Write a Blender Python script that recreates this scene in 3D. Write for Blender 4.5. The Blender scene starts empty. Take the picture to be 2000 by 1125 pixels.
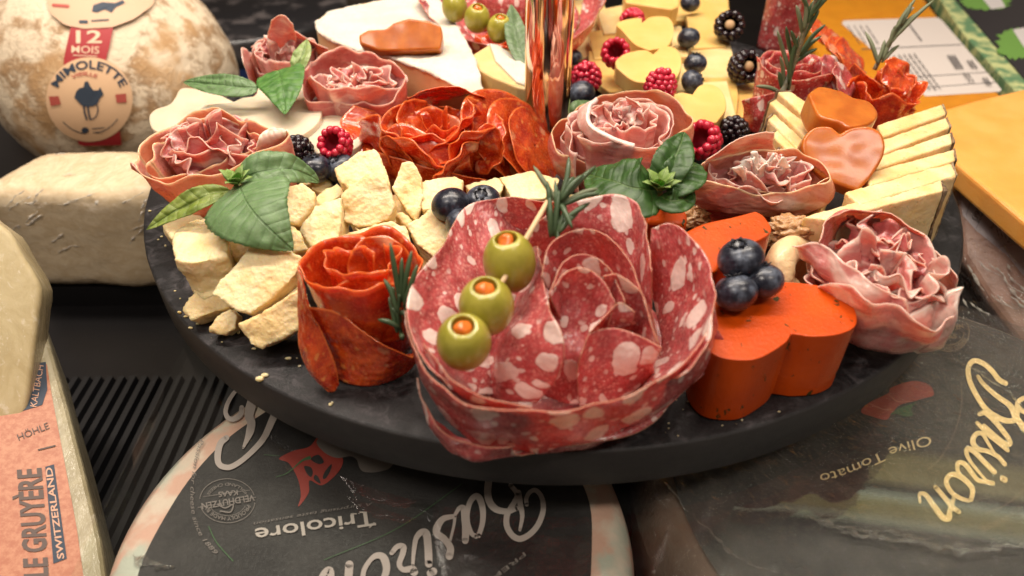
import bpy, bmesh, math, random
from mathutils import Vector, Matrix, noise
random.seed(7)
K = 0.01                                   # everything below is measured in centimetres
sc = bpy.context.scene
col = sc.collection
rad = math.radians
# ------------------------------------------------------------------ camera
FPX, PITCH, ROLL, CAMH, CX, CY = 1415.99, .6930, -.00822, 17.906, 1.786, 32.71
CAM = Vector((-CX, -CY, CAMH))
_f = Vector((0, math.cos(PITCH), -math.sin(PITCH)))
_r0 = Vector((1, 0, 0)); _u0 = Vector((0, math.sin(PITCH), math.cos(PITCH)))
_r = _r0 * math.cos(ROLL) + _u0 * math.sin(ROLL)
_u = -_r0 * math.sin(ROLL) + _u0 * math.cos(ROLL)
cd = bpy.data.cameras.new('camera'); cam = bpy.data.objects.new('camera', cd); col.objects.link(cam)
m = Matrix((_r, _u, -_f)).transposed().to_4x4(); m.translation = CAM * K
cam.matrix_world = m
cd.sensor_width = 36; cd.lens = FPX / 2000 * 36
cd.clip_start = .01; cd.clip_end = 20
cd.dof.use_dof = True; cd.dof.focus_distance = .285; cd.dof.aperture_fstop = 9.0
sc.camera = cam
sc.view_settings.view_transform = 'Standard'; sc.view_settings.look = 'None'
sc.view_settings.exposure = 0.0; sc.view_settings.gamma = 1; sc.view_settings.use_curve_mapping = False
# ------------------------------------------------------------------ light
w = bpy.data.worlds.new('World'); sc.world = w; w.use_nodes = True
bg = w.node_tree.nodes['Background']
bg.inputs[0].default_value = (1.0, .78, .62, 1); bg.inputs[1].default_value = .18
def area(name, loc, aim, sx, sy, watt, colr):
    d = bpy.data.lights.new(name, 'AREA'); d.shape = 'RECTANGLE'; d.size = sx * K; d.size_y = sy * K
    d.energy = watt; d.color = colr
    o = bpy.data.objects.new(name, d); col.objects.link(o); o.location = Vector(loc) * K
    zz = (Vector(loc) - Vector(aim)).normalized(); yy = zz.cross(Vector((1, 0, 0))).normalized(); xx = yy.cross(zz)
    o.rotation_euler = Matrix((xx, yy, zz)).transposed().to_euler()
    return o
area('case_strip_lamp', (-4, 8, 66), (0, 0, 0), 90, 6, 8.3, (1, .885, .765))
area('case_back_lamp', (0, 23, 44), (0, -2, 0), 28, 4, 1.0, (1, .885, .765))
area('ceiling_lamp', (-40, -48, 95), (0, 0, 0), 22, 22, 4.0, (1, .885, .77))
area('ceiling_lamp', (45, -50, 100), (0, 0, 0), 40, 10, 4.0, (1, .885, .77))
sc.cycles.max_bounces = 8; sc.cycles.transparent_max_bounces = 16
sc.cycles.caustics_reflective = False; sc.cycles.caustics_refractive = False
sc.cycles.use_denoising = True

# ------------------------------------------------------------------ pixel helpers: a photo pixel on a real plane in the scene
def ray(px, py): return (_f * FPX + _r * (px - 1000) - _u * (py - 562.5)).normalized()
def P(px, py, z=0.0):
    d = ray(px, py); t = (z - CAMH) / d.z
    return CAM + d * t
def PP(px, py, p0, n):
    d = ray(px, py); return CAM + d * ((p0 - CAM).dot(n) / d.dot(n))
def PD(px, py, dist): return CAM + ray(px, py) * dist
def PX(v):
    q = v - CAM; return (1000 + FPX * q.dot(_r) / q.dot(_f), 562.5 - FPX * q.dot(_u) / q.dot(_f))
def fbm(p, o=3): return noise.fractal(p, .5, 2.0, o)
def nz(p, s, seed=0.0): return noise.noise(p * s + Vector((seed * 7.3, seed * 3.1, seed * 1.7)))

# ------------------------------------------------------------------ things and meshes
def tag(o, label=None, cat=None, group=None, kind=None):
    if label: o['label'] = label
    if cat: o['category'] = cat
    if group: o['group'] = group
    if kind: o['kind'] = kind
    return o
ORI = {}
def thing(name, loc, label, cat, group=None):
    o = bpy.data.objects.new(name, None); col.objects.link(o); o.empty_display_size = .01
    o.location = Vector(loc) * K; ORI[o.name] = Vector(loc)
    return tag(o, label, cat, group)
def mk(name, verts, faces, mat, parent=None, org=None, uv=None, edge=None, smooth=True, thick=0, off=0.0, bevel=0, sub=0):
    """verts in world cm -> one mesh object whose origin is its thing's base"""
    if parent is not None: o0 = ORI[parent.name]
    elif org is not None: o0 = Vector(org)
    else:
        o0 = Vector((sum(v[0] for v in verts), sum(v[1] for v in verts), 0)) / len(verts); o0.z = min(v[2] for v in verts)
    me = bpy.data.meshes.new(name)
    me.from_pydata([(Vector(v) - o0) * K for v in verts], [], faces)
    if uv is not None:
        l = me.uv_layers.new(name='UVMap').data
        for i, lp in enumerate(me.loops): l[i].uv = uv[lp.vertex_index]
    if edge is not None:
        a = me.attributes.new('edge', 'FLOAT', 'POINT')
        a.data.foreach_set('value', edge)
    if smooth: me.polygons.foreach_set('use_smooth', [True] * len(me.polygons))
    me.materials.append(mat); me.update()
    o = bpy.data.objects.new(name, me); col.objects.link(o)
    if parent is not None: o.parent = parent
    else: o.location = o0 * K
    ORI[o.name] = o0
    if bevel:
        b = o.modifiers.new('b', 'BEVEL'); b.width = bevel * K; b.segments = 3; b.limit_method = 'ANGLE'; b.angle_limit = rad(35)
    if thick:
        s = o.modifiers.new('s', 'SOLIDIFY'); s.thickness = thick * K; s.offset = off
    if sub:
        s = o.modifiers.new('d', 'SUBSURF'); s.levels = sub; s.render_levels = sub
    return o
def copyobj(src, loc, rot=None, scale=None, label=None, group=None):
    c = src.copy(); col.objects.link(c); c.location = Vector(loc) * K; ORI[c.name] = Vector(loc)
    if rot is not None: c.rotation_euler = rot
    if scale is not None: c.scale = scale
    if label: c['label'] = label
    if group: c['group'] = group
    for ch in list(src.children):
        d = ch.copy(); col.objects.link(d); d.parent = c
    return c

# ------------------------------------------------------------------ node helper
class G:
    def __init__(s, name):
        s.m = bpy.data.materials.new(name); s.m.use_nodes = True; s.t = s.m.node_tree
        s.b = s.t.nodes['Principled BSDF']; s.out = s.t.nodes['Material Output']
    def set(s, sock, v):
        if isinstance(v, bpy.types.NodeSocket): s.t.links.new(v, sock)
        elif isinstance(v, (tuple, list)) and len(v) == 3 and sock.type == 'RGBA': sock.default_value = (*v, 1)
        else: sock.default_value = v
    def n(s, typ, props=None, **inp):
        nd = s.t.nodes.new(typ)
        for k, v in (props or {}).items(): setattr(nd, k, v)
        for k, v in inp.items(): s.set(nd.inputs[k.replace('_', ' ')], v)
        return nd
    def ma(s, op, a, b=0.0, c=0.0, clamp=False):
        nd = s.t.nodes.new('ShaderNodeMath'); nd.operation = op; nd.use_clamp = clamp
        for i, v in enumerate((a, b, c)): s.set(nd.inputs[i], v)
        return nd.outputs[0]
    def vm(s, op, a, b=(0, 0, 0), sc_=None):
        nd = s.t.nodes.new('ShaderNodeVectorMath'); nd.operation = op; s.set(nd.inputs[0], a)
        if sc_ is not None: s.set(nd.inputs['Scale'], sc_)
        else: s.set(nd.inputs[1], b)
        return nd.outputs[0]
    def mix(s, f, a, b, mode='MIX'):
        nd = s.t.nodes.new('ShaderNodeMix'); nd.data_type = 'RGBA'; nd.blend_type = mode; nd.clamp_factor = True
        s.set(nd.inputs[0], f); s.set(nd.inputs[6], a); s.set(nd.inputs[7], b); return nd.outputs[2]
    def ramp(s, f, a, b, lo=0.0, hi=1.0):
        nd = s.t.nodes.new('ShaderNodeMapRange'); nd.interpolation_type = 'SMOOTHSTEP'
        s.set(nd.inputs[0], f); s.set(nd.inputs[1], a); s.set(nd.inputs[2], b); s.set(nd.inputs[3], lo); s.set(nd.inputs[4], hi); return nd.outputs[0]
    def ob(s):                      # object coordinates in cm, shifted per object
        tc = s.n('ShaderNodeTexCoord'); oi = s.n('ShaderNodeObjectInfo')
        v = s.vm('SCALE', tc.outputs['Object'], sc_=100.0)
        r = s.ma('MULTIPLY', oi.outputs['Random'], 40.0)
        return s.vm('ADD', v, s.n('ShaderNodeCombineXYZ', X=r, Y=r, Z=r).outputs[0])
    def uv(s): return s.n('ShaderNodeTexCoord').outputs['UV']
    def noise(s, v, scale, det=3.0, rough=.5, dist=0.0):
        return s.n('ShaderNodeTexNoise', Vector=v, Scale=scale, Detail=det, Roughness=rough, Distortion=dist).outputs[0]
    def warp(s, v, scale, amt):
        c = s.n('ShaderNodeTexNoise', Vector=v, Scale=scale, Detail=2.0).outputs[1]
        return s.vm('ADD', v, s.vm('SCALE', s.vm('SUBTRACT', c, (.5, .5, .5)), sc_=amt))
    def blobs(s, v, scale, a, b, soft=.05, dim='2D', pw=1.0):
        vo = s.n('ShaderNodeTexVoronoi', {'voronoi_dimensions': dim}, Vector=v, Scale=scale, Randomness=1.0)
        rr = s.n('ShaderNodeSeparateColor', Color=vo.outputs['Color']).outputs[0]; rr = s.ma('POWER', rr, pw)
        thr = s.ma('MULTIPLY_ADD', rr, b, a)
        return s.ramp(s.ma('SUBTRACT', thr, vo.outputs['Distance']), -soft, soft)
    def attr(s, name): return s.n('ShaderNodeAttribute', {'attribute_name': name}).outputs['Fac']
    def bump(s, h, dist, strength=1.0, nrm=None):
        nd = s.n('ShaderNodeBump', Height=h, Strength=strength, Distance=dist * K)
        if nrm is not None: s.set(nd.inputs['Normal'], nrm)
        return nd.outputs[0]
    def fin(s, color, rough=.5, normal=None, sss=0, rad_=(1, .4, .25), sscale=.3, coat=0, coatr=.15, spec=.5, metal=0, trans=0, ior=1.45, emis=None):
        b = s.b; s.set(b.inputs['Base Color'], color); s.set(b.inputs['Roughness'], rough)
        if normal is not None: s.set(b.inputs['Normal'], normal)
        b.inputs['Subsurface Weight'].default_value = sss; b.inputs['Subsurface Radius'].default_value = rad_
        b.inputs['Subsurface Scale'].default_value = sscale * K
        s.set(b.inputs['Coat Weight'], coat); b.inputs['Coat Roughness'].default_value = coatr
        b.inputs['Specular IOR Level'].default_value = spec; b.inputs['Metallic'].default_value = metal
        b.inputs['IOR'].default_value = ior
        return s.m
def plain(name, c, r=.5, **k): return G(name).fin(c, r, **k)

# ------------------------------------------------------------------ curves and sheets
def cr(a, b, c, d, t):
    return .5 * ((2 * b) + (c - a) * t + (2 * a - 5 * b + 4 * c - d) * t * t + (3 * b - a - 3 * c + d) * t ** 3)
def spline(pts, n, closed=False):
    pts = [Vector(p) for p in pts]; m_ = len(pts); out = []
    segs = m_ if closed else m_ - 1
    if closed: g = lambda i: pts[i % m_]
    else: g = lambda i: pts[i] if 0 <= i < m_ else (pts[0] * 2 - pts[1] if i < 0 else pts[-1] * 2 - pts[-2])
    for k in range(n):
        s = k * segs / (n if closed else n - 1); i = min(int(s), segs - 1); t = s - i
        out.append(cr(g(i - 1), g(i), g(i + 1), g(i + 2), t))
    return out
def even(pts, n, closed=False):
    """resample a polyline to n points of even spacing"""
    q = pts + ([pts[0]] if closed else []); L = [0]
    for a, b in zip(q, q[1:]): L.append(L[-1] + (b - a).length)
    out = []; j = 0
    for k in range(n):
        s = L[-1] * k / (n if closed else n - 1)
        while j < len(L) - 2 and L[j + 1] < s: j += 1
        d = L[j + 1] - L[j]; out.append(q[j].lerp(q[j + 1], 0 if d < 1e-9 else (s - L[j]) / d))
    return out
def sheet(name, rows, mat, parent=None, closed=False, thick=.035, amp=.05, nscale=1.2, edges='tlr', seed=None, fine=.012, off=0.0, **k):
    """rows: list of equally long rows of cm points -> a thin slice with UV in cm and distance-to-edge attribute"""
    nr, nc = len(rows), len(rows[0]); seed = random.random() * 50 if seed is None else seed
    U = []; acc = 0; mid = rows[nr // 2]; top = rows[-1]
    for j in range(nc):
        if j: acc += ((mid[j] - mid[j - 1]).length + (top[j] - top[j - 1]).length) / 2
        U.append(acc)
    verts = []; uv = []; ed = []
    V = [[0] * nc for _ in range(nr)]
    for j in range(nc):
        a = 0
        for i in range(1, nr): a += (rows[i][j] - rows[i - 1][j]).length; V[i][j] = a
    for i in range(nr):
        for j in range(nc):
            p = rows[i][j]
            if closed: t = rows[i][(j + 1) % nc] - rows[i][j - 1]
            else: t = rows[i][min(j + 1, nc - 1)] - rows[i][max(j - 1, 0)]
            s = rows[min(i + 1, nr - 1)][j] - rows[max(i - 1, 0)][j]
            n = t.cross(s); n = n.normalized() if n.length > 1e-9 else Vector((0, 0, 1))
            d = amp * nz(p, nscale, seed) * 1.6 + fine * nz(p, 7, seed + 3) * 2
            verts.append(p + n * d); uv.append((U[j] + seed * 3.7, V[i][j] + seed * 1.3))
            e = 9.0
            if 't' in edges: e = min(e, V[-1][j] - V[i][j])
            if 'b' in edges: e = min(e, V[i][j])
            if 'l' in edges: e = min(e, U[j])
            if 'r' in edges: e = min(e, U[-1] - U[j])
            ed.append(e)
    f = []
    for i in range(nr - 1):
        for j in range(nc if closed else nc - 1):
            a, b = i * nc + j, i * nc + (j + 1) % nc
            f.append((a, b, b + nc, a + nc))
    return mk(name, verts, f, mat, parent, uv=uv, edge=ed, thick=thick, off=off, **k)
def patch(name, ctrl, mat, parent=None, nu=60, nv=28, **k):
    """ctrl rows of (px,py,z): rows run from base to rim"""
    rows = [spline([P(*c) for c in r], nu) for r in ctrl]
    cols = [spline([r[j] for r in rows], nv) for j in range(nu)]
    g = [[cols[j][i] for j in range(nu)] for i in range(nv)]
    return sheet(name, g, mat, parent, **k)
def cup(name, rim, mat, parent=None, zb=.1, shrink=.62, shift=(0, 0), n=150, nv=22, bulge=.12, wave=.06, closed=True, curl=0.0, **k):
    R = spline([P(*c) for c in rim], n * 2, closed); R = even(R, n, closed)
    c = sum(R, Vector()) / n; sd = random.random() * 30
    for p in R: p += Vector((nz(p, .9, sd), nz(p, .9, sd + 5), 1.2 * nz(p, 1.1, sd + 9))) * wave * 2
    rows = []
    for i in range(nv):
        t = i / (nv - 1); row = []
        for p in R:
            b = c + (p - c) * shrink; b = Vector((b.x + shift[0], b.y + shift[1], zb))
            q = b.lerp(p, t); o = Vector((p.x - c.x, p.y - c.y, 0))
            q += o * (bulge * math.sin(math.pi * t)) + o.normalized() * curl * max(0, t - .75) ** 2 * 16
            row.append(q)
        rows.append(row)
    return sheet(name, rows, mat, parent, closed=closed, **k)
def rose(name, c, mat, parent=None, r0=.25, r1=2.4, turns=3.2, h0=2.6, h1=2.2, zb=.3, ecc=(1, 1), rot=0.0, ruf=.16, rf=2.2, lean=(0, 0), flare=.35, hn=.35, pw=1.0, n=420, nv=14, seed=None, **k):
    seed = random.random() * 40 if seed is None else seed
    rows = [[] for _ in range(nv)]; ca, sa = math.cos(rot), math.sin(rot)
    for j in range(n):
        t = j / (n - 1); th = turns * 2 * math.pi * t; r = r0 + (r1 - r0) * t ** pw
        q = Vector((math.cos(th) * 1.2, math.sin(th) * 1.2, t * 7))
        h = h0 + (h1 - h0) * t + hn * nz(q, 1.1, seed) * 1.5
        for i in range(nv):
            v = i / (nv - 1)
            rr = r * (1 - flare * (1 - v)) + ruf * v * (nz(Vector((math.cos(th) * rf, math.sin(th) * rf, t * 9 + v * .8)), 1, seed + 4) * 1.8)
            rr += .18 * max(0, v - .8) * 5 * (.3 + nz(q, 2, seed + 8)) * min(1, r)
            x, y = rr * math.cos(th) * ecc[0], rr * math.sin(th) * ecc[1]
            rows[i].append(Vector((c[0] + x * ca - y * sa + lean[0] * v, c[1] + x * sa + y * ca + lean[1] * v, zb + h * v)))
    k.setdefault('amp', .03)
    return sheet(name, rows, mat, parent, **k)
def disc(name, c, r, az, tilt, mat, parent=None, bend=0.0, bax=0.0, wave=.12, ecc=1.0, n=72, nr=16, seed=None, thick=.035, dish=0.0):
    """round slice: centre c (cm), normal leaning tilt degrees from up towards azimuth az, folded by bend about axis bax"""
    seed = random.random() * 40 if seed is None else seed
    nrm = Vector((math.sin(rad(tilt)) * math.cos(rad(az)), math.sin(rad(tilt)) * math.sin(rad(az)), math.cos(rad(tilt))))
    X = nrm.orthogonal().normalized()
    X = Vector((0, 0, 1)).cross(nrm); X = X.normalized() if X.length > 1e-4 else Vector((1, 0, 0))
    Y = nrm.cross(X)
    V, F, UVs, E = [], [], [], []
    for i in range(nr + 1):
        for j in range(n):
            a = 2 * math.pi * j / n; ro = r * (1 + .035 * nz(Vector((math.cos(a), math.sin(a), 0)), 1.8, seed)); q = ro * i / nr
            x, y = q * math.cos(a), q * math.sin(a) * ecc
            b = x * math.cos(rad(bax)) + y * math.sin(rad(bax))
            h = bend * b * b + dish * (x * x + y * y) + wave * (i / nr) * nz(Vector((x, y, 0)), 2.2 / r, seed + 2) * 2
            if bend:        # keep width honest while folding
                s = 1 / (1 + abs(bend) * abs(b) * .9); x -= b * (1 - s) * math.cos(rad(bax)); y -= b * (1 - s) * math.sin(rad(bax))
            V.append(Vector(c) + X * x + Y * y + nrm * h); UVs.append((q * math.cos(a) + seed * 3, q * math.sin(a) + seed)); E.append(ro - q)
    for i in range(nr):
        for j in range(n):
            a, b = i * n + j, i * n + (j + 1) % n
            F.append((a, a + n, b + n, b) if i else (a, a + n, b + n))
    return mk(name, V, F, mat, parent, uv=UVs, edge=E, thick=thick)
def tube(pts, r, n=8, cap=True):
    """verts, faces of a tube; r may be a list"""
    V, F = [], []
    m_ = len(pts)
    for i, p in enumerate(pts):
        t = (pts[min(i + 1, m_ - 1)] - pts[max(i - 1, 0)]).normalized()
        a = t.cross(Vector((.3, .2, 1))); a = a.normalized() if a.length > 1e-4 else Vector((1, 0, 0)); b = t.cross(a)
        rr = r[i] if isinstance(r, (list, tuple)) else r
        for k in range(n):
            an = 2 * math.pi * k / n; V.append(p + (a * math.cos(an) + b * math.sin(an)) * rr)
    for i in range(m_ - 1):
        for k in range(n):
            a, b = i * n + k, i * n + (k + 1) % n; F.append((a, b, b + n, a + n))
    if cap: F += [tuple(range(n - 1, -1, -1)), tuple(range((m_ - 1) * n, m_ * n))]
    return V, F
def join(parts):
    V, F = [], []
    for v, f in parts:
        o = len(V); V += v; F += [tuple(i + o for i in q) for q in f]
    return V, F
def sphere(c, r, nu=24, nv=14, s=(1, 1, 1), M_=None):
    V, F = [], []; M_ = M_ or Matrix.Identity(3)
    for i in range(nv + 1):
        for j in range(nu):
            th = math.pi * i / nv; ph = 2 * math.pi * j / nu
            V.append(Vector(c) + M_ @ Vector((math.sin(th) * math.cos(ph) * s[0], math.sin(th) * math.sin(ph) * s[1], math.cos(th) * s[2])) * r)
    for i in range(nv):
        for j in range(nu):
            a, b = i * nu + j, i * nu + (j + 1) % nu; F.append((a, a + nu, b + nu, b))
    return V, F
def tilt_n(a, b=-90): return Vector((math.sin(rad(a)) * math.cos(rad(b)), math.sin(rad(a)) * math.sin(rad(b)), math.cos(rad(a))))
def slab(name, outline, z, th, mat, parent=None, a=0, b=-90, smooth_n=0, taper=1.0, bevel=.08, jit=0.0, thdir=None, **k):
    """outline of the visible face in photo pixels on a plane through its centre at height z tilted a degrees towards b; th thick"""
    n = tilt_n(a, b); cx = sum(p[0] for p in outline) / len(outline); cy = sum(p[1] for p in outline) / len(outline)
    p0 = P(cx, cy, z); pts = [PP(p[0], p[1], p0, n) for p in outline]
    if smooth_n: pts = even(spline(pts, smooth_n * 4, True), smooth_n, True)
    if jit: pts = [p + Vector((nz(p, 1.5), nz(p, 1.5, 3), 0)) * jit for p in pts]
    c = sum(pts, Vector()) / len(pts); m_ = len(pts); d = (thdir or -n) * th
    V = pts + [c + (p - c) * taper + d for p in pts]
    F = [tuple(range(m_)), tuple(range(2 * m_ - 1, m_ - 1, -1))] + [(i, i + m_, (i + 1) % m_ + m_, (i + 1) % m_) for i in range(m_)]
    o = mk(name, V, F, mat, parent, smooth=bool(smooth_n), bevel=bevel, **k)
    bm = bmesh.new(); bm.from_mesh(o.data); bmesh.ops.recalc_face_normals(bm, faces=bm.faces); bm.to_mesh(o.data); bm.free()
    return o
def craggy(o, vox=.1, low=.1, high=.035, seed=None, lows=1.3, chip=0.0):
    """turn a slab into a broken lump: voxel remesh, then push the surface about"""
    seed = random.random() * 30 if seed is None else seed
    r = o.modifiers.new('r', 'REMESH'); r.mode = 'VOXEL'; r.voxel_size = vox * K
    dg = bpy.context.evaluated_depsgraph_get(); dg.update(); ev = o.evaluated_get(dg)
    me = bpy.data.meshes.new_from_object(ev); o.modifiers.clear()
    bm = bmesh.new(); bm.from_mesh(me); bm.normal_update(); off = ORI[o.name]
    for v in bm.verts:
        p = v.co / K + off; q = p * 1.0
        d = low * nz(q, lows, seed) * 1.8 + high * nz(q, 5, seed) * 2 + high * .7 * nz(q, 11, seed)
        c = nz(q, 2.6, seed + 9)
        if chip and c > .22: d -= chip * (c - .22) * 3
        v.co += v.normal * d * K
    bm.to_mesh(me); bm.free(); me.polygons.foreach_set('use_smooth', [True] * len(me.polygons)); o.data = me
    return o
# ------------------------------------------------------------------ flat marks: ribbons, polygons and lettering mapped onto a surface
def ribbon(pts, w, n=None, closed=False):
    pts = [Vector((p[0], p[1], 0)) for p in pts]; n = n or max(8, len(pts) * 6)
    wl = w if isinstance(w, (list, tuple)) else [w]
    q = spline(pts, n, closed) if len(pts) > 2 else [pts[0].lerp(pts[1], i / (n - 1)) for i in range(n)]
    V, F = [], []
    for i, p in enumerate(q):
        if closed: t = q[(i + 1) % n] - q[i - 1]
        else: t = q[min(i + 1, n - 1)] - q[max(i - 1, 0)]
        t.normalize(); s = i / (n - 1) * (len(wl) - 1); k = min(int(s), len(wl) - 2) if len(wl) > 1 else 0
        ww = (wl[k] + (wl[k + 1] - wl[k]) * (s - k) if len(wl) > 1 else wl[0]) / 2
        o = Vector((-t.y, t.x, 0)) * ww; V += [p + o, p - o]
    F = [(2 * i, 2 * i + 1, (2 * i + 3) % (2 * n), (2 * i + 2) % (2 * n)) for i in range(n if closed else n - 1)]
    if not closed and wl[0] > 2:        # round ends
        for e, s in ((0, 1), (n - 1, -1)):
            c = q[e]; r = (V[2 * e] - c).length; b = len(V)
            V += [c + Vector((math.cos(a * math.pi / 5) * r, math.sin(a * math.pi / 5) * r, 0)) for a in range(10)]
            F.append(tuple(range(b, b + 10)))
    return V, F
def poly(pts, sm=0):
    q = [Vector((p[0], p[1], 0)) for p in pts]
    if sm: q = spline(q, sm, True)
    return q, [tuple(range(len(q)))]
_tx = {}
def textmesh(s, bold=0.0):
    if (s, bold) in _tx: return _tx[(s, bold)]
    cu = bpy.data.curves.new('t', 'FONT'); cu.body = s; cu.size = 1; cu.offset = bold; cu.resolution_u = 3
    ob = bpy.data.objects.new('t', cu); col.objects.link(ob)
    dg = bpy.context.evaluated_depsgraph_get(); dg.update()
    me = ob.evaluated_get(dg).to_mesh()
    V = [v.co.copy() for v in me.vertices]; F = [tuple(p.vertices) for p in me.polygons]
    ob.evaluated_get(dg).to_mesh_clear(); bpy.data.objects.remove(ob); bpy.data.curves.remove(cu)
    _tx[(s, bold)] = (V, F); return V, F
def text(s, path, h, bold=0.0, shear=0.0):
    """lettering whose baseline follows path (2-D, y down like the photo); h = cap height"""
    V, F = textmesh(s, bold); x0 = min(v.x for v in V); x1 = max(v.x for v in V)
    pts = even(spline([Vector((p[0], p[1], 0)) for p in path], 80), 80) if len(path) > 2 else even([Vector((p[0], p[1], 0)) for p in path], 80)
    out = []
    for v in V:
        t = (v.x + shear * v.y - x0) / (x1 - x0); tt = min(max(t, 0), 1) * 79; i = min(int(tt), 78)
        d = (pts[i + 1] - pts[i]); c = pts[i] + d * (tt - i) + d * 79 * (t - min(max(t, 0), 1)); d = d.normalized(); up = Vector((d.y, -d.x, 0))
        out.append(c + up * (v.y / .7 * h))
    return out, F
def marks(name, shapes, mp, mat, parent=None, lift=.02, step=.0015, **k):
    """shapes in 2-D -> mapped by mp(x,y,height) to cm"""
    V, F = [], []
    for i, (v, f) in enumerate(shapes):
        o = len(V); V += [mp(p.x, p.y, lift + step * i) for p in v]; F += [tuple(a + o for a in q) for q in f]
    return mk(name, V, F, mat, parent, smooth=False, **k)
# ------------------------------------------------------------------ materials
def M_board():
    g = G('slate'); v = g.ob(); n1 = g.noise(v, .35, 5, .6); n2 = g.noise(v, 1.5, 8, .72, 1.0); n3 = g.noise(v, 14, 4, .7)
    f = g.ma('MULTIPLY', g.ramp(n2, .44, .70), g.ramp(n1, .38, .60))
    c = g.mix(f, (.004, .004, .005), (.085, .077, .082))
    c = g.mix(g.ramp(n3, .46, .66, 0, .7), c, (.02, .018, .02))
    h = g.ma('ADD', g.ma('MULTIPLY', n2, .6), g.ma('MULTIPLY', n3, .5))
    return g.fin(c, g.ramp(n2, .3, .7, .38, .62), g.bump(h, .05, .7), spec=.45)
def M_edge():
    g = G('slate_edge'); v = g.ob(); n = g.noise(v, 3, 5, .6)
    return g.fin(g.mix(n, (.012, .011, .011), (.03, .027, .026)), .6, g.bump(g.noise(v, 14, 4), .02, .5))
def M_parm(name='parmesan', a=(.84, .68, .39), b=(.77, .55, .25), c=(.86, .74, .50)):
    g = G(name); v = g.ob(); n1 = g.noise(v, .9, 3); n2 = g.noise(v, 5, 5, .7); n3 = g.noise(v, 15, 4, .7)
    co = g.mix(g.ramp(n1, .35, .68), a, b); co = g.mix(g.ramp(n2, .52, .78, 0, .75), co, c)
    co = g.mix(g.blobs(g.warp(v, 4, .12), 9, .0, .13, .03, '3D'), co, (.88, .76, .52))
    h = g.ma('ADD', g.ma('MULTIPLY', n2, .8), g.ma('MULTIPLY', n3, .5))
    h = g.ma('ADD', h, g.ma('MULTIPLY', g.n('ShaderNodeTexVoronoi', Vector=g.warp(v, 5, .15), Scale=6.0).outputs[0], .9))
    return g.fin(co, .5, g.bump(h, .04, .85), sss=.45, rad_=(1, .62, .25), sscale=.35, coat=.08, coatr=.3)
def M_cheese(name, a, b, bump=.02, rough=.4, sss=.3, coat=.15, nscale=.7, pits=0):
    g = G(name); v = g.ob(); n1 = g.noise(v, nscale, 3); n2 = g.noise(v, 7, 4, .6)
    co = g.mix(g.ramp(n1, .3, .7), a, b)
    h = g.ma('ADD', n2, g.ma('MULTIPLY', n1, .5))
    if pits: h = g.ma('SUBTRACT', h, g.ma('MULTIPLY', g.blobs(v, 3.2, .0, .22, .04, '3D'), pits))
    return g.fin(co, rough, g.bump(h, bump, .7), sss=sss, rad_=(1, .55, .2), sscale=.4, coat=coat, coatr=.25)
def M_herb():
    g = G('orange_herb_cheese'); v = g.ob(); n1 = g.noise(v, .6, 3); n2 = g.noise(v, 6, 4, .6)
    co = g.mix(g.ramp(n1, .3, .7), (.60, .075, .003), (.50, .055, .002))
    w = g.warp(v, 3, .5); e = g.vm('MULTIPLY', w, (2.2, 1.0, .8))
    hb = g.blobs(e, 2.0, .02, .30, .02, '3D', pw=2.0); hb = g.ma('MULTIPLY', hb, g.ramp(g.noise(v, 5, 3), .40, .5))
    co = g.mix(hb, co, (.06, .045, .008))
    co = g.mix(g.ma('MULTIPLY', g.blobs(v, 1.6, -.06, .11, .02, '3D'), .7), co, (.85, .45, .12))
    return g.fin(co, .36, g.bump(g.ma('ADD', g.ma('SUBTRACT', g.ma('MULTIPLY', n2, .5), hb), g.ma('MULTIPLY', g.noise(g.vm('MULTIPLY', v, (6, 6, .5)), 1.5, 4), .35)), .04, .8), sss=.04, rad_=(1, .3, .05), sscale=.3, coat=.12, coatr=.2, spec=.3)
def M_salami(name='salami', base=(.41, .066, .068), fat=(.86, .60, .54), scale=.95, a=.10, b=.40, casing=(.34, .12, .07)):
    g = G(name); uv = g.uv(); w = g.warp(g.warp(uv, 1.1, .45), 4.5, .10)
    big = g.blobs(g.vm('MULTIPLY', w, (1.0, .72, 1)), scale * .98, a - .04, b * .93, .018, pw=1.2); mid = g.blobs(g.vm('ADD', w, (3.3, 7.1, 0)), scale * 2.6, -.1, .42, .05, pw=1.4); mid = g.ma('MULTIPLY', mid, g.ramp(g.noise(uv, .9, 2), .33, .48))
    sm = g.ma('MULTIPLY', g.blobs(g.warp(uv, 6, .16), scale * 7.5, .0, .45, .16), g.ramp(g.noise(uv, 1.4, 3), .32, .52))
    n = g.noise(uv, 2.6, 5, .65); n2 = g.noise(uv, 9, 4, .6)
    co = g.mix(g.ramp(n, .3, .7), tuple(x * .72 for x in base), tuple(min(1, x * 1.25) for x in base))
    co = g.mix(g.ma('MULTIPLY', sm, .62), co, (.66, .26, .22)); co = g.mix(g.ramp(n2, .56, .74, 0, .55), co, (.68, .28, .25))
    co = g.mix(g.ma('MULTIPLY', mid, .8), co, tuple(x * .93 for x in fat)); co = g.mix(g.ma('MULTIPLY', big, .93), co, g.mix(n, fat, tuple(x * .86 for x in fat)))
    e = g.attr('edge'); ee = g.ma('ADD', e, g.ma('MULTIPLY', g.noise(uv, 6, 3), .06))
    cs = g.ramp(ee, .03, .06, .85, 0); co = g.mix(cs, co, g.mix(n2, casing, (.44, .22, .13)))
    h = g.ma('ADD', g.ma('MULTIPLY', n, .8), g.ma('MULTIPLY', n2, .35)); h = g.ma('ADD', h, g.ma('MULTIPLY', big, .3)); h = g.ma('ADD', h, g.ma('MULTIPLY', g.noise(uv, .9, 2), 3))
    return g.fin(co, g.ramp(n2, .35, .7, .24, .44), g.bump(h, .05, .7), sss=.3, rad_=(1, .35, .25), sscale=.35, coat=.4, coatr=.2)
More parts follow.
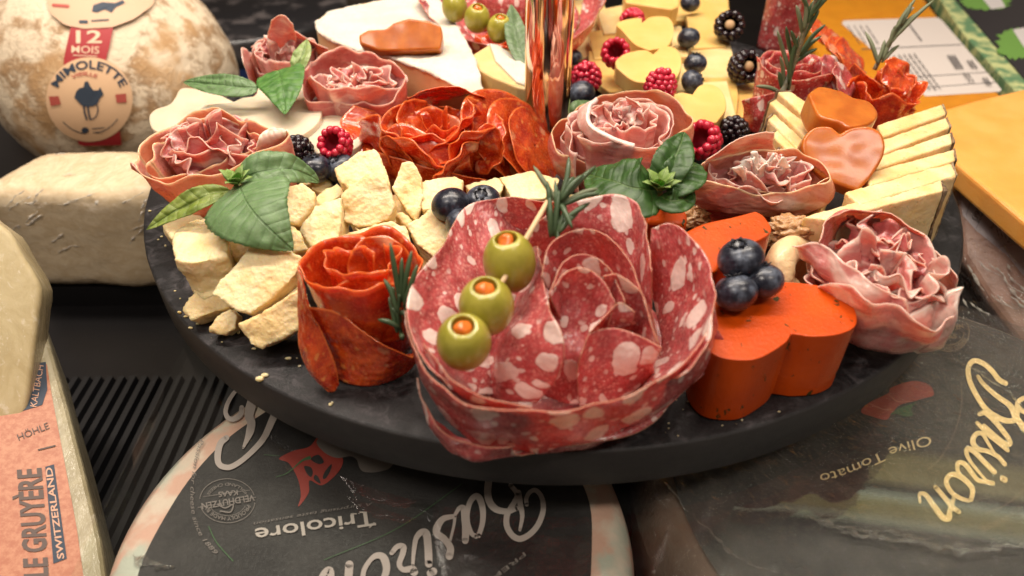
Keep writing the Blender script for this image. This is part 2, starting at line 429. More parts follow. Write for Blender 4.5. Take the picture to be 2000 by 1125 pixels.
def M_chorizo():
    g = G('chorizo'); uv = g.uv(); w = g.warp(g.warp(uv, 1.2, .5), 5, .12)
    big = g.blobs(w, .8, -.1, .42, .06, pw=1.5); mid = g.ma('MULTIPLY', g.blobs(g.vm('ADD', w, (1.3, 4.1, 0)), 2.6, -.1, .38, .08, pw=1.3), g.ramp(g.noise(uv, 1.1, 3), .42, .58))
    n = g.noise(uv, 1.6, 5, .62); n2 = g.noise(uv, 8, 4, .65)
    co = g.mix(g.ramp(n, .32, .68), (.38, .022, .008), (.68, .085, .012))
    co = g.mix(g.ramp(n2, .5, .72, 0, .6), co, (.78, .15, .02))
    co = g.mix(g.ma('MULTIPLY', mid, .55), co, (.80, .30, .08)); co = g.mix(g.ma('MULTIPLY', big, .65), co, (.70, .30, .16))
    e = g.attr('edge'); co = g.mix(g.ramp(g.ma('ADD', e, g.ma('MULTIPLY', n2, .08)), .07, .14, .7, 0), co, (.72, .16, .03))
    h = g.ma('ADD', g.ma('MULTIPLY', n, .9), g.ma('MULTIPLY', n2, .25)); h = g.ma('ADD', h, g.ma('MULTIPLY', g.noise(uv, .8, 2), 3))
    return g.fin(co, g.ramp(n2, .35, .7, .18, .34), g.bump(h, .045, .7), sss=.3, rad_=(1, .25, .08), sscale=.35, coat=.8, coatr=.12)
def M_ham(name, base, dark, rim, rimw=.25, fat=.35, orange=0.0):
    """cured ham: streaked lean, pale fat veins, a rim of fat or dried edge"""
    g = G(name); uv = g.uv(); w = g.warp(uv, .7, .9); st = g.vm('MULTIPLY', w, (.55, 2.6, 1))
    n = g.noise(st, 1.6, 5, .62); n1 = g.noise(w, .55, 3); n2 = g.noise(uv, 8, 4, .6)
    co = g.mix(g.ramp(n1, .36, .64), dark, base); co = g.mix(g.ramp(n, .42, .74, 0, .55), co, (.70, .36, .31))
    v = g.ramp(g.noise(g.vm('MULTIPLY', w, (.5, 1.3, 1)), 1.0, 2), .5 + (.5 - fat) * .28, .66 + (.5 - fat) * .28)
    co = g.mix(g.ma('MULTIPLY', v, .75), co, (.80, .55, .47))
    if orange: co = g.mix(g.ramp(g.noise(uv, .5, 2), .4, .6, 0, orange), co, (.62, .22, .07))
    e = g.attr('edge'); ee = g.ma('ADD', e, g.ma('MULTIPLY', g.ma('SUBTRACT', g.noise(uv, 3, 4), .5), .3))
    co = g.mix(g.ramp(ee, rimw * .25, rimw, 1, 0), co, rim)
    h = g.ma('ADD', g.ma('MULTIPLY', n, .9), g.ma('MULTIPLY', n2, .3)); h = g.ma('ADD', h, g.ma('MULTIPLY', g.noise(w, 1.2, 2), 2.5))
    return g.fin(co, g.ramp(n2, .35, .7, .26, .44), g.bump(h, .05, .7), sss=.4, rad_=(1, .4, .3), sscale=.4, coat=.35, coatr=.2)
def M_leaf(name='basil', a=(.105, .18, .07), b=(.14, .225, .095), vein=(.035, .085, .02), sign=1):
    g = G(name); uv = g.n('ShaderNodeSeparateXYZ', Vector=g.uv()); u, v = uv.outputs[0], uv.outputs[1]
    au = g.ma('ABSOLUTE', u); q = g.ma('SUBTRACT', v, g.ma('MULTIPLY', g.ma('POWER', au, .8), .42))
    vv = g.ma('ABSOLUTE', g.ma('SUBTRACT', g.ma('FRACT', g.ma('MULTIPLY', q, 2.3)), .5))
    vm_ = g.ramp(vv, .0, .05, 1, 0); mid = g.ramp(au, .015, .05, 1, 0)
    m_ = g.ma('MAXIMUM', g.ma('MULTIPLY', vm_, .35), g.ma('MULTIPLY', mid, .8)); n = g.noise(g.ob(), 3, 4); n2 = g.noise(g.ob(), 14, 3)
    co = g.mix(g.ramp(n, .35, .7), a, b); co = g.mix(g.ma('MULTIPLY', m_, .38), co, vein)
    h = g.ma('SUBTRACT', g.ma('ADD', g.ma('MULTIPLY', g.ramp(vv, 0, .3), .35), g.ma('MULTIPLY', n2, .22)), g.ma('MULTIPLY', m_, .5))
    return g.fin(co, .48, g.bump(h, .06, .8), sss=.15, rad_=(.4, 1, .2), sscale=.15, coat=.1, coatr=.35)
def M_blue():
    g = G('blueberry_skin'); v = g.ob(); n = g.noise(v, 1.6, 4, .6); n2 = g.noise(v, 6, 4, .7)
    co = g.mix(g.ma('MULTIPLY', g.ramp(n, .4, .68), g.ramp(n2, .2, .75)), (.010, .011, .020), (.13, .155, .21))
    return g.fin(co, g.ramp(n, .35, .7, .26, .55), g.bump(n2, .015, .6), coat=.25, coatr=.2, spec=.5)
def M_drup(name, a, b, r=.22):
    g = G(name); v = g.ob(); n = g.noise(v, 2.5, 3)
    return g.fin(g.mix(n, a, b), r, g.bump(g.noise(v, 12, 3), .01, .5), sss=.3 if a[0] > .1 else .0, rad_=(1, .15, .2), sscale=.15, coat=.25, coatr=.12)
def schlick(g, nrm=None):
    ge = g.n('ShaderNodeNewGeometry'); c = g.n('ShaderNodeVectorMath', {'operation': 'DOT_PRODUCT'}); g.set(c.inputs[0], nrm if nrm is not None else ge.outputs['Normal']); g.set(c.inputs[1], ge.outputs['Incoming'])
    return g.ma('MULTIPLY_ADD', g.ma('POWER', g.ma('SUBTRACT', 1.0, g.ma('ABSOLUTE', c.outputs['Value']), clamp=True), 5.0), .95, .045)
def M_film(name='cling_film', tint=(.9, .88, .84), amt=.10, bscale=2.2, bd=.25, rough=.12, stretch=(1, 1, 1), gl_=1.0):
    """thin clear plastic wrap: mostly see-through, glossy where it creases"""
    g = G(name); v = g.vm('MULTIPLY', g.ob(), stretch); n = g.noise(v, bscale, 4, .6, .8); n2 = g.noise(v, bscale * 4, 3)
    bm_ = g.bump(g.ma('ADD', n, g.ma('MULTIPLY', n2, .25)), bd, 1)
    gl = g.n('ShaderNodeBsdfGlossy', Color=(1, 1, 1, 1), Roughness=rough, Normal=bm_)
    di = g.n('ShaderNodeBsdfDiffuse', Color=(*tint, 1)); tr = g.n('ShaderNodeBsdfTransparent', Color=(.99, .99, .985, 1))
    fr = schlick(g, bm_)
    m1 = g.n('ShaderNodeMixShader', Fac=amt); g.t.links.new(tr.outputs[0], m1.inputs[1]); g.t.links.new(di.outputs[0], m1.inputs[2])
    m2 = g.n('ShaderNodeMixShader', Fac=g.ma('MULTIPLY', fr, gl_, clamp=True)); g.t.links.new(m1.outputs[0], m2.inputs[1]); g.t.links.new(gl.outputs[0], m2.inputs[2])
    g.t.links.new(m2.outputs[0], g.out.inputs[0]); return g.m
def M_glass():
    g = G('shelf_glass'); tr = g.n('ShaderNodeBsdfTransparent', Color=(.965, .98, .965, 1)); gl = g.n('ShaderNodeBsdfGlossy', Color=(1, 1, 1, 1), Roughness=.02)
    m2 = g.n('ShaderNodeMixShader', Fac=g.ma('MULTIPLY', schlick(g), .65, clamp=True))
    g.t.links.new(tr.outputs[0], m2.inputs[1]); g.t.links.new(gl.outputs[0], m2.inputs[2]); g.t.links.new(m2.outputs[0], g.out.inputs[0]); return g.m
def M_membrillo():
    g = G('quince_paste'); v = g.ob(); n = g.noise(v, 1.2, 4); n2 = g.noise(v, 8, 4, .7)
    co = g.mix(g.ramp(n, .3, .7), (.38, .095, .012), (.50, .15, .02)); co = g.mix(g.blobs(v, 5, -.03, .12, .03, '3D'), co, (.12, .03, .01))
    co = g.mix(g.ramp(n2, .58, .75, 0, .5), co, (.46, .16, .04))
    return g.fin(co, .28, g.bump(g.ma('ADD', n, n2), .012, .8), sss=.5, rad_=(1, .3, .06), sscale=.6, spec=.3, coat=.3, coatr=.15)
def M_rindy(name, a, b, c, s=.8):
    g = G(name); v = g.ob(); n = g.noise(v, s, 6, .68); n2 = g.noise(v, s * 4, 5, .7)
    co = g.mix(g.ramp(n, .46, .60), a, b); co = g.mix(g.ramp(g.noise(v, s * .5, 3), .5, .65, 0, .8), co, c)
    co = g.mix(g.ramp(n2, .55, .7, 0, .6), co, a)
    return g.fin(co, .75, g.bump(g.ma('ADD', n, n2), .12, .8))
BOARD, EDGE, PARM, HERB = M_board(), M_edge(), M_parm(), M_herb()
SAL = M_salami(); SAL2 = M_salami('salami_fine', (.40, .045, .05), scale=1.7, a=.0, b=.4, casing=(.5, .24, .15)); CHO = M_chorizo()
HAM_O = M_ham('ham_dry_edge', (.62, .23, .17), (.50, .13, .11), (.72, .42, .24), .10, .35, .5)
HAM_P = M_ham('ham_pink', (.66, .27, .24), (.55, .16, .15), (.72, .43, .36), .12, .5)
HAM_R = M_ham('ham_red', (.54, .145, .14), (.42, .085, .085), (.70, .36, .28), .10, .3)
LEAF = M_leaf(); LEAF_D = M_leaf('basil_dark', (.020, .06, .008), (.035, .09, .014), (.12, .19, .04)); SAGE = M_leaf('sage', (.09, .14, .06), (.13, .19, .09))
NEED = plain('rosemary_needle', (.05, .085, .035), .5, coat=.2); NEED_G = plain('rosemary_needle_pale', (.15, .17, .095), .55)
STEM = plain('woody_stem', (.22, .15, .08), .7)
BLUE = M_blue(); RASP = M_drup('raspberry_red', (.42, .008, .03), (.60, .03, .07)); BLAK = M_drup('blackberry_black', (.007, .005, .008), (.02, .008, .012), .16)
YEL = M_cheese('butterkase', (.70, .46, .16), (.66, .41, .12)); PALE = M_cheese('pale_cheese', (.70, .53, .27), (.66, .47, .20), .03)
WHITE = M_cheese('white_cheese', (.68, .59, .45), (.64, .54, .39), .012, .35)
FAN = M_cheese('firm_sheep_cheese', (.84, .65, .36), (.76, .50, .20), .05, .5, pits=1.2); RIND = M_rindy('grey_brown_rind', (.30, .19, .10), (.10, .06, .035), (.45, .34, .22), 2.5)
MEMB = M_membrillo()
# ------------------------------------------------------------------ setting
ZS = -11.0                                  # case floor
def quadm(name, x0, x1, y0, y1, z, th, mat, kind='structure'):
    V = [Vector((x, y, zz)) for zz in (z - th, z) for x, y in ((x0, y0), (x1, y0), (x1, y1), (x0, y1))]
    F = [(3, 2, 1, 0), (4, 5, 6, 7), (0, 1, 5, 4), (1, 2, 6, 5), (2, 3, 7, 6), (3, 0, 4, 7)]
    o = mk(name, V, F, mat, smooth=False, org=(x0, y0, z - th)); o['kind'] = kind; return o
g = G('case_floor'); v = g.ob(); CASE = g.fin(g.mix(g.noise(v, .3, 4), (.004, .004, .005), (.010, .009, .009)), .32, g.bump(g.noise(v, 6, 3), .02, .4))
quadm('counter', -90, 90, -40, 110, ZS, 2, CASE)
g = G('dark_wall'); v = g.ob(); quadm('wall', -90, 90, 110, 112, 60, 75, g.fin(g.mix(g.noise(v, .05, 2), (.02, .016, .012), (.10, .07, .04)), .7))
RUB = plain('rubber', (.004, .004, .005), .45)
# ribbed mat in the gap on the left
V, F = [], []
c0 = P(150, 745, ZS + .3); nx = 26
for i in range(nx):
    x = c0.x - 7 + i * .62; V0 = [Vector((x + dx, y, ZS + .02 + dz)) for y in (c0.y - 17, c0.y + .3) for dx, dz in ((-.22, 0), (-.15, .34), (.15, .34), (.22, 0))]
    o = len(V); V += V0; F += [(o, o + 1, o + 5, o + 4), (o + 1, o + 2, o + 6, o + 5), (o + 2, o + 3, o + 7, o + 6), (o, o + 3, o + 2, o + 1), (o + 4, o + 5, o + 6, o + 7)]
tag(mk('ribbed_mat', V, F, RUB, smooth=False), 'black ribbed rubber mat in the dark gap left of the dark labelled cheese wheel', 'mat')
BAR = plain('shelf_trim', (.05, .045, .045), .4)
a_, b_ = P(60, 583, ZS + .5), P(330, 566, ZS + .5)
V, F = tube([a_, b_], .16, 6); tag(mk('shelf_rail', V, F, BAR), 'thin dark metal rail crossing the black gap below the wrapped pale cheese block', 'rail')
# glass shelf under the board
ZG = -1.76
gx = [(-14.6, -31.5), (34, -31.5), (34, -12), (16.5, -10), (16.5, 16), (-14.6, 16)]
V = [Vector((x, y, z)) for z in (ZG - .57, ZG - .02) for x, y in gx]
o = mk('glass_shelf', V, [(5, 4, 3, 2, 1, 0), (6, 7, 8, 9, 10, 11)] + [(i, (i + 1) % 6, (i + 1) % 6 + 6, i + 6) for i in range(6)], M_glass(), smooth=False, org=(0, 0, ZG - .57)); o['kind'] = 'structure'
# ------------------------------------------------------------------ the serving board
b = thing('serving_board', (0, 0, ZG), 'large round black slate serving board with a polished copper post in its middle', 'serving board')
R = 19.0; n = 256
prof = [(0, 0), (R - .9, 0), (R - .14, 0), (R - .05, -.03), (R, -.10), (R, -.9), (R, -1.66), (R - .06, -1.73), (R - .14, ZG), (0, ZG)]
V, F = [], []
for i, (r_, z_) in enumerate(prof):
    for j in range(n):
        a = 2 * math.pi * j / n; q = r_ + (0.012 * nz(Vector((math.cos(a), math.sin(a), i)), 30) if 1 < i < 8 else 0)
        V.append(Vector((q * math.cos(a), q * math.sin(a), z_)))
for i in range(len(prof) - 1):
    for j in range(n):
        a, c = i * n + j, i * n + (j + 1) % n; F.append((a, a + n, c + n, c))
sl = mk('slate_disc', V, F, BOARD, b); sl.data.materials.append(EDGE)
for p in sl.data.polygons:
    if n * 3 <= p.index < n * 8: p.material_index = 1
cop = G('copper'); COP = cop.fin((.86, .62, .50), .09, cop.bump(cop.noise(cop.ob(), .5, 2), .03, .15), metal=1)
V, F = [], []; n = 64; pr = [(1.5, 0.02), (1.5, .18), (1.12, .3), (1.10, .5)] + [(1.10, 1 + i) for i in range(24)] + [(1.0, 25.3), (.6, 25.6), (0, 25.7)]
for r_, z_ in pr:
    for j in range(n): a = 2 * math.pi * j / n; V.append(Vector((r_ * math.cos(a), r_ * math.sin(a), z_)))
for i in range(len(pr) - 1):
    for j in range(n): a, c = i * n + j, i * n + (j + 1) % n; F.append((a, c, c + n, a + n))
pl = mk('post', V, F, COP, b)
# ------------------------------------------------------------------ unseen glowing bands, added so the glass mirrors an olive arc
OLV = plain('mirrored_olive', (.34, .28, .10), .5)
V, F = [], []
def mir(px, py, y):
    g_ = P(px, py, ZG); d = ray(px, py); d = Vector((d.x, d.y, -d.z)); return g_ + d * ((y - g_.y) / d.y)
up_ = spline([mir(960, 1000, 27), mir(1150, 915, 27), mir(1350, 872, 27), mir(1600, 862, 27), mir(2150, 930, 27)], 40)
lo_ = spline([mir(1040, 1075, 27), mir(1200, 1020, 27), mir(1380, 992, 27), mir(1600, 1000, 27), mir(2100, 1070, 27)], 40)
ct = thing('mirrored_glow_bands', (up_[0] + lo_[0]) / 2, 'unseen curved olive glowing bands, added to be mirrored in the glass', 'mirrored glow')
def band(name, u0, u1, colr, e):
    g = G(name); g.fin(colr, .5); g.b.inputs['Emission Color'].default_value = (*colr, 1); g.b.inputs['Emission Strength'].default_value = e
    V = []
    for i in range(40): V += [up_[i].lerp(lo_[i], u0), up_[i].lerp(lo_[i], (u0 + u1) / 2) + Vector((0, -.8, 0)), up_[i].lerp(lo_[i], u1)]
    mk(name, V, [(i * 3 + k, i * 3 + k + 1, i * 3 + k + 4, i * 3 + k + 3) for i in range(39) for k in (0, 1)], g.m, ct, thick=.25)
band('upper_glow_band', 0, .40, (.42, .33, .13), 3.0); band('glow_strip', .55, .60, (.55, .60, .42), 4); band('lower_glow_band', .62, .9, (.46, .38, .14), 3.0); band('glow_strip', .93, .97, (.5, .5, .35), 3.4)
# ------------------------------------------------------------------ cheese wheels under the glass
def wheel(name, label, cx, cy, r, ztop, h, rindm, labm, lr, group=None, wob=.04):
    t = thing(name, (cx, cy, ZS + .02), label, 'cheese wheel', group); n = 120
    pr = [(0, 0), (r * .86, 0), (r * .93, -.12), (r * .975, -.45), (r, -1.2), (r * 1.01, -h / 2), (r * .98, -h + .8), (r * .9, -h)]
    V, F = [], []
    for a_, z_ in pr:
        for j in range(n): a = 2 * math.pi * j / n; V.append(Vector((cx + a_ * math.cos(a), cy + a_ * math.sin(a), ztop + z_)))
    for i in range(len(pr) - 1):
        for j in range(n): a, c = i * n + j, i * n + (j + 1) % n; F.append((a, a + n, c + n, c))
    mk('rind', V, F, rindm, t)
    V = [Vector((cx, cy, ztop + .012))]
    for k in range(1, 7):
        for j in range(n):
            a = 2 * math.pi * j / n; rr = lr * (1 + wob * nz(Vector((math.cos(a), math.sin(a), 0)), 2.4, r)) * k / 6
            V.append(Vector((cx + rr * math.cos(a), cy + rr * math.sin(a), ztop + .012)))
    F = [(0, 1 + j, 1 + (j + 1) % n) for j in range(n)]
    for k in range(5):
        for j in range(n): a, c = 1 + k * n + j, 1 + k * n + (j + 1) % n; F.append((a, a + n, c + n, c))
    mk('label', V, F, labm, t, smooth=False); return t
def M_label(name, a, b, metal=0.0):
    g = G(name); v = g.ob(); n = g.noise(v, .5, 4); n2 = g.noise(v, 9, 4, .7)
    return g.fin(g.mix(g.ramp(n, .3, .7), a, b), g.ramp(n2, .3, .7, .42, .62) if not metal else .34, g.bump(n2, .03, .6), spec=.4)
g = G('marbled_rind'); v = g.ob(); WR = g.fin(g.mix(g.ramp(g.noise(v, .8, 4), .4, .6), g.mix(g.ramp(g.noise(v, .6, 3), .4, .6), (.66, .54, .45), (.46, .48, .41)), (.62, .38, .30)), .3, g.bump(g.noise(v, 3, 4), .06, .5), coat=.3)
ZW = -4.2
cL = P(690, 985, ZW); eL = P(325, 955, ZW); lr1 = (cL - eL).length
cc = P(738, 985, ZW)
LAB1 = M_label('dark_paper_label', (.016, .014, .015), (.038, .034, .034))
wL = wheel('cheese_wheel', 'big pale cheese wheel under the glass, its black label reading Tricolore with a red chili', cc.x, cc.y - 1.2, 8.9, ZW, 6.8 + ZW + 4.2, WR, LAB1, 7.45)
pw = lambda z: (lambda x, y, h: P(x, y, z + h))
INK = plain('grey_pink_ink', (.42, .35, .33), .6); THIN = plain('fine_grey_ink', (.20, .17, .16), .6); GRN = plain('green_ink', (.05, .12, .045), .6)
RED = plain('chili_red_ink', (.30, .035, .025), .55); GREY = plain('onion_grey_ink', (.17, .14, .13), .6); DARK = plain('dark_ink', (.018, .016, .017), .6)
def sc_(pts, s, ox, oy): return [(x / s + ox, y / s + oy) for x, y in pts]
A = lambda *p: sc_(p, 4, 600, 920)
S = [ribbon(A((1715, 262), (1712, 215), (1740, 165), (1785, 150), (1830, 200), (1845, 280), (1830, 360), (1790, 440), (1730, 500), (1660, 530), (1600, 500), (1560, 430), (1560, 350), (1590, 290), (1620, 240), (1640, 180), (1590, 110)), [8, 9, 11, 12, 11, 9]),
     ribbon(A((1420, 60), (1410, 170), (1430, 250), (1480, 300), (1560, 315), (1640, 290)), [14, 14, 10]), ribbon(A((1650, 170), (1665, 260), (1680, 350), (1662, 460)), [12, 10, 6]),
     ribbon(A((1340, 505), (1370, 400), (1370, 290), (1340, 205), (1300, 205), (1262, 270), (1250, 380), (1280, 480), (1320, 512)), [9, 13, 10, 9]), ribbon(A((1150, 350), (1190, 290), (1225, 300), (1240, 420), (1235, 545)), [6, 10, 17, 13]),
     ribbon(A((1155, 350), (1145, 430), (1115, 550)), [6, 5]), ribbon(A((1110, 665), (1118, 600), (1070, 530), (1015, 490), (1015, 440), (1060, 375), (1135, 355)), [15, 13, 15, 9]),
     ribbon(A((950, 725), (945, 600), (930, 490), (890, 480), (850, 530), (832, 640), (825, 740)), [15, 15, 10, 6]), ribbon(A((965, 800), (985, 785)), 16, 6),
     ribbon(A((835, 790), (820, 765), (750, 770), (720, 725), (748, 640), (750, 590), (705, 590), (660, 640)), [16, 10, 12, 9]),
     ribbon(A((430, 860), (450, 760), (520, 670), (590, 670), (620, 760), (590, 870)), [10, 9, 16, 12]), ribbon(A((330, 730), (318, 880)), 16), ribbon(A((90, 860), (140, 790), (180, 780), (185, 880)), [9, 14, 14])]
B = lambda *p: sc_(p, 5.556, 400, 740)
S += [ribbon(B((400, 60), (310, 160), (250, 260), (225, 360), (260, 430), (330, 430), (390, 380), (400, 310)), [7, 8, 9, 11, 9]), ribbon(B((520, 200), (500, 290), (480, 400), (505, 480), (480, 600), (415, 750)), [15, 20, 16, 16, 4]),
      ribbon(B((800, 300), (730, 450), (640, 640), (520, 780), (380, 900), (260, 960), (160, 930), (140, 830), (170, 700), (235, 640)), [16, 12, 10, 11, 13, 11])]
marks('brand_lettering', S, pw(ZW), INK, wL, lift=.05)
C_ = lambda *p: sc_(p, 4.6875, 370, 840)
marks('chili_drawing', [poly(C_((820, 260), (950, 190), (1100, 150), (1200, 40), (1300, 150), (1400, 250), (1390, 340), (1320, 430), (1210, 505), (1100, 460), (1095, 560), (1050, 640), (995, 700), (1020, 600), (1000, 470), (950, 360), (900, 295)), 90)], pw(ZW), RED, wL, lift=.03)
marks('onion_drawing', [poly(C_((1170, 90), (1230, 200), (1350, 255), (1470, 240), (1530, 270), (1560, 350), (1610, 385), (1740, 380), (1860, 320), (1900, 100), (1400, 0)), 60)], pw(ZW), GREY, wL, lift=.034)
marks('chili_gaps', [poly(C_((1050, 330), (1110, 340), (1130, 390), (1110, 430), (1070, 390)), 20), poly(C_((1220, 440), (1240, 380), (1300, 310), (1290, 370), (1250, 440)), 20), poly(C_((1110, 265), (1180, 225), (1230, 290), (1180, 310)), 20), poly(C_((1150, 410), (1180, 430), (1200, 490), (1140, 450)), 16)], pw(ZW), DARK, wL, lift=.045)
marks('green_lines', [ribbon(C_((790, 430), (900, 390), (1030, 280), (1110, 250)), [1, 2, 7]), ribbon(C_((175, 880), (250, 1030), (400, 1200)), 1.8), ribbon(A((130, 695), (700, 450), (1210, 100)), 1.2), ribbon(C_((680, 225), (820, 235)), 1)], pw(ZW), GRN, wL, lift=.055)
marks('flavour_lettering', [text('Tricolore', [(731, 999), (620, 1015), (497, 1033)], 27, .012)] + [ribbon(C_((1690, 850), (1650, 890)), 3), ribbon(C_((1560, 752), (1620, 752)), 2.4), ribbon(C_((1480, 768), (1530, 766)), 2.2)], pw(ZW), plain('pale_ink', (.46, .40, .37), .6), wL, lift=.06)
ang = rad(-7)
def ell(cx, cy, rx, ry, a0, a1, n_=24): return [(cx + rx * math.cos(rad(a0 + (a1 - a0) * i / n_)), cy + ry * math.sin(rad(a0 + (a1 - a0) * i / n_))) for i in range(n_ + 1)]
marks('badge', [ribbon(ell(444, 978, 54, 43, -175, -15), 1.1, 40), ribbon(ell(444, 978, 54, 43, 5, 165), 1.1, 40), ribbon(ell(444, 978, 37, 29, 20, 150), .9, 30), ribbon([(387, 991), (500, 971)], 1, 6), ribbon([(397, 970), (488, 957)], .8, 6),
      text('VELDHUYZEN', [(496, 966), (393, 983)], 12, .02), text('KAAS', [(464, 957), (426, 961)], 10, .02), text('HOLLAND CHEESE', ell(444, 978, 43, 35, -18, -160), 5.5), text('PROUDLY MADE BY', ell(444, 978, 42, 33, 175, 12), 7) if 0 else text('PROUDLY MADE BY', ell(444, 978, 40, 31, 15, 165), 7.5, .01),
      ribbon([(425, 985), (440, 992), (455, 985), (450, 1000), (430, 998)], 2.5, 20)], pw(ZW), THIN, wL, lift=.06)
marks('script_line', [text('Passion for cheese since 1889', [(390, 857), (378, 905), (372, 960), (376, 1010), (392, 1050), (418, 1082)], 9, .0, .25), text('A surprising taste sensation', [(728, 981), (610, 1000), (497, 1020)], 6, -.005, .3), text('PREMIUM', [(1023, 1078), (965, 1122), (900, 1160)], 8.5, .005)], pw(ZW), THIN, wL, lift=.06)
# right wheel
LAB2 = M_label('dark_brushed_label', (.024, .021, .021), (.062, .054, .048))
g = G('brown_rind'); WR2 = g.fin(g.mix(g.noise(g.ob(), .5, 4), (.20, .12, .085), (.12, .08, .06)), .35, coat=.3)
cr_ = P(1800, 930, ZW)
wR = wheel('cheese_wheel', 'big dark cheese wheel at lower right with tan lettering reading Olive Tomato', cr_.x + .6, cr_.y + .2, 10.6, ZW, 6.8, WR2, LAB2, 9.6, wob=.01)
D = lambda *p: sc_(p, 2.959, 1780, 660)
S = [ribbon(D((545, 262), (505, 240), (470, 195), (420, 150), (362, 132), (330, 170), (335, 240), (370, 320), (430, 410), (500, 460), (560, 480), (605, 465), (610, 400)), [10, 10, 10, 10, 11, 11]), ribbon(D((385, 222), (420, 270), (500, 340), (570, 390), (600, 450), (651, 520), (720, 600)), [7, 10, 12, 13]), ribbon(D((690, 340), (640, 352), (612, 380), (640, 420), (680, 440)), 9),
     ribbon(D((395, 440), (430, 435), (490, 490), (550, 565), (572, 610), (545, 612), (480, 560), (420, 505)), [9, 10, 9, 7]), ribbon(D((380, 490), (440, 550), (500, 600), (557, 650)), [7, 10, 10, 8]),
     ribbon(D((540, 730), (500, 685), (440, 655), (380, 640), (355, 595), (375, 555), (410, 555), (445, 610), (480, 665)), [9, 9, 11, 8, 5]), ribbon(D((480, 775), (420, 715), (365, 660), (325, 640), (322, 680), (365, 745), (430, 820)), [10, 10, 10, 7, 5]), ribbon(D((528, 812), (540, 820)), 12, 6),
     ribbon(D((470, 840), (430, 830), (385, 822), (350, 780), (310, 730), (272, 722), (268, 765), (290, 800)), [10, 8, 10, 9, 6]), ribbon(D((345, 935), (352, 870), (290, 805), (230, 790), (202, 830), (230, 890), (280, 925), (330, 940)), [9, 11, 10, 9, 8]),
     ribbon(D((275, 1005), (235, 975), (190, 920), (140, 862)), [9, 10, 9]), ribbon(D((50, 950), (48, 905), (80, 905), (130, 970), (180, 1035), (215, 1042), (222, 1000), (245, 925)), [5, 9, 12, 12, 8])]
def widen(S_, f): return S_
TAN = plain('tan_ink', (.85, .60, .28), .5); TAN2 = plain('dull_tan_ink', (.30, .20, .12), .6)
marks('brand_lettering', S, pw(ZW), TAN, wR, lift=.05)
marks('flavour_lettering', [text('Olive Tomato', [(1816, 850), (1754, 868), (1710, 887), (1650, 913), (1600, 927)], 20, .0)], pw(ZW), plain('tan_ink_2', (.70, .52, .28), .55), wR, lift=.05)
marks('badge', [ribbon(ell(1853, 648, 40, 38, -30, 200), 1.2, 40), ribbon(ell(1853, 648, 30, 26, 0, 180), 1.2, 30), text('VELDHUYZEN', [(1810, 660), (1882, 640)], 9, .01), text('KAAS', [(1835, 668), (1869, 659)], 8, .02), text('HOLLAND CHEESE', ell(1853, 650, 38, 33, 150, 20), 6)], pw(ZW), TAN2, wR, lift=.05)
marks('ring_lines', [ribbon([(1877, 745), (1878, 790), (1866, 840), (1840, 890), (1812, 918)], 2), ribbon([(1925, 1003), (1965, 985), (2000, 955), (2040, 900)], 2), text('CHEESE', [(1990, 985), (1955, 1012), (1913, 1030)], 10), text('Voor 1 op', [(1672, 1010), (1625, 990)], 8)], pw(ZW), plain('faint_tan_ink', (.16, .11, .08), .6), wR, lift=.05)
E_ = lambda *p: sc_(p, 3.75, 1500, 600)
marks('tomato_drawing', [poly(E_((680, 765), (740, 700), (880, 630), (900, 590), (1060, 540), (1180, 570), (1215, 640), (1150, 665), (1060, 690), (960, 720), (900, 790), (860, 825), (760, 800)), 60)], pw(ZW), plain('tomato_ink', (.33, .06, .04), .5), wR, lift=.03)
marks('leaf_drawing', [poly(E_((890, 790), (960, 740), (1060, 705), (1090, 690), (1050, 740), (1060, 790), (1000, 800), (940, 780)), 40)], pw(ZW), plain('leaf_ink', (.05, .10, .04), .5), wR, lift=.035)
marks('slice_lines', [ribbon(E_((740, 705), (850, 750), (900, 745)), 1.5), ribbon(E_((880, 635), (950, 690), (1060, 690)), 1.5)], pw(ZW), plain('pale_tomato_ink', (.5, .18, .12), .5), wR, lift=.04)
# wrinkled film drawn over the right wheel
V, F = [], []; n = 90
for i in range(41):
    for j in range(n):
        a = 2 * math.pi * j / n; rr = 11.0 * i / 40; x, y = cr_.x + .6 + rr * math.cos(a), cr_.y + .2 + rr * math.sin(a)
        z = ZW + .24 + .10 * nz(Vector((x, y, 0)), 1.2) + .03 * nz(Vector((x, y, 0)), 3.1) - max(0, rr - 10.2) ** 2 * 2.2
        V.append(Vector((x, y, z)))
for i in range(40):
    for j in range(n): a, c = i * n + j, i * n + (j + 1) % n; F.append((a, a + n, c + n, c))
mk('film', V, F, M_film('wheel_film', amt=.01, gl_=.9, bscale=2.6, bd=.25, rough=.06), wR)

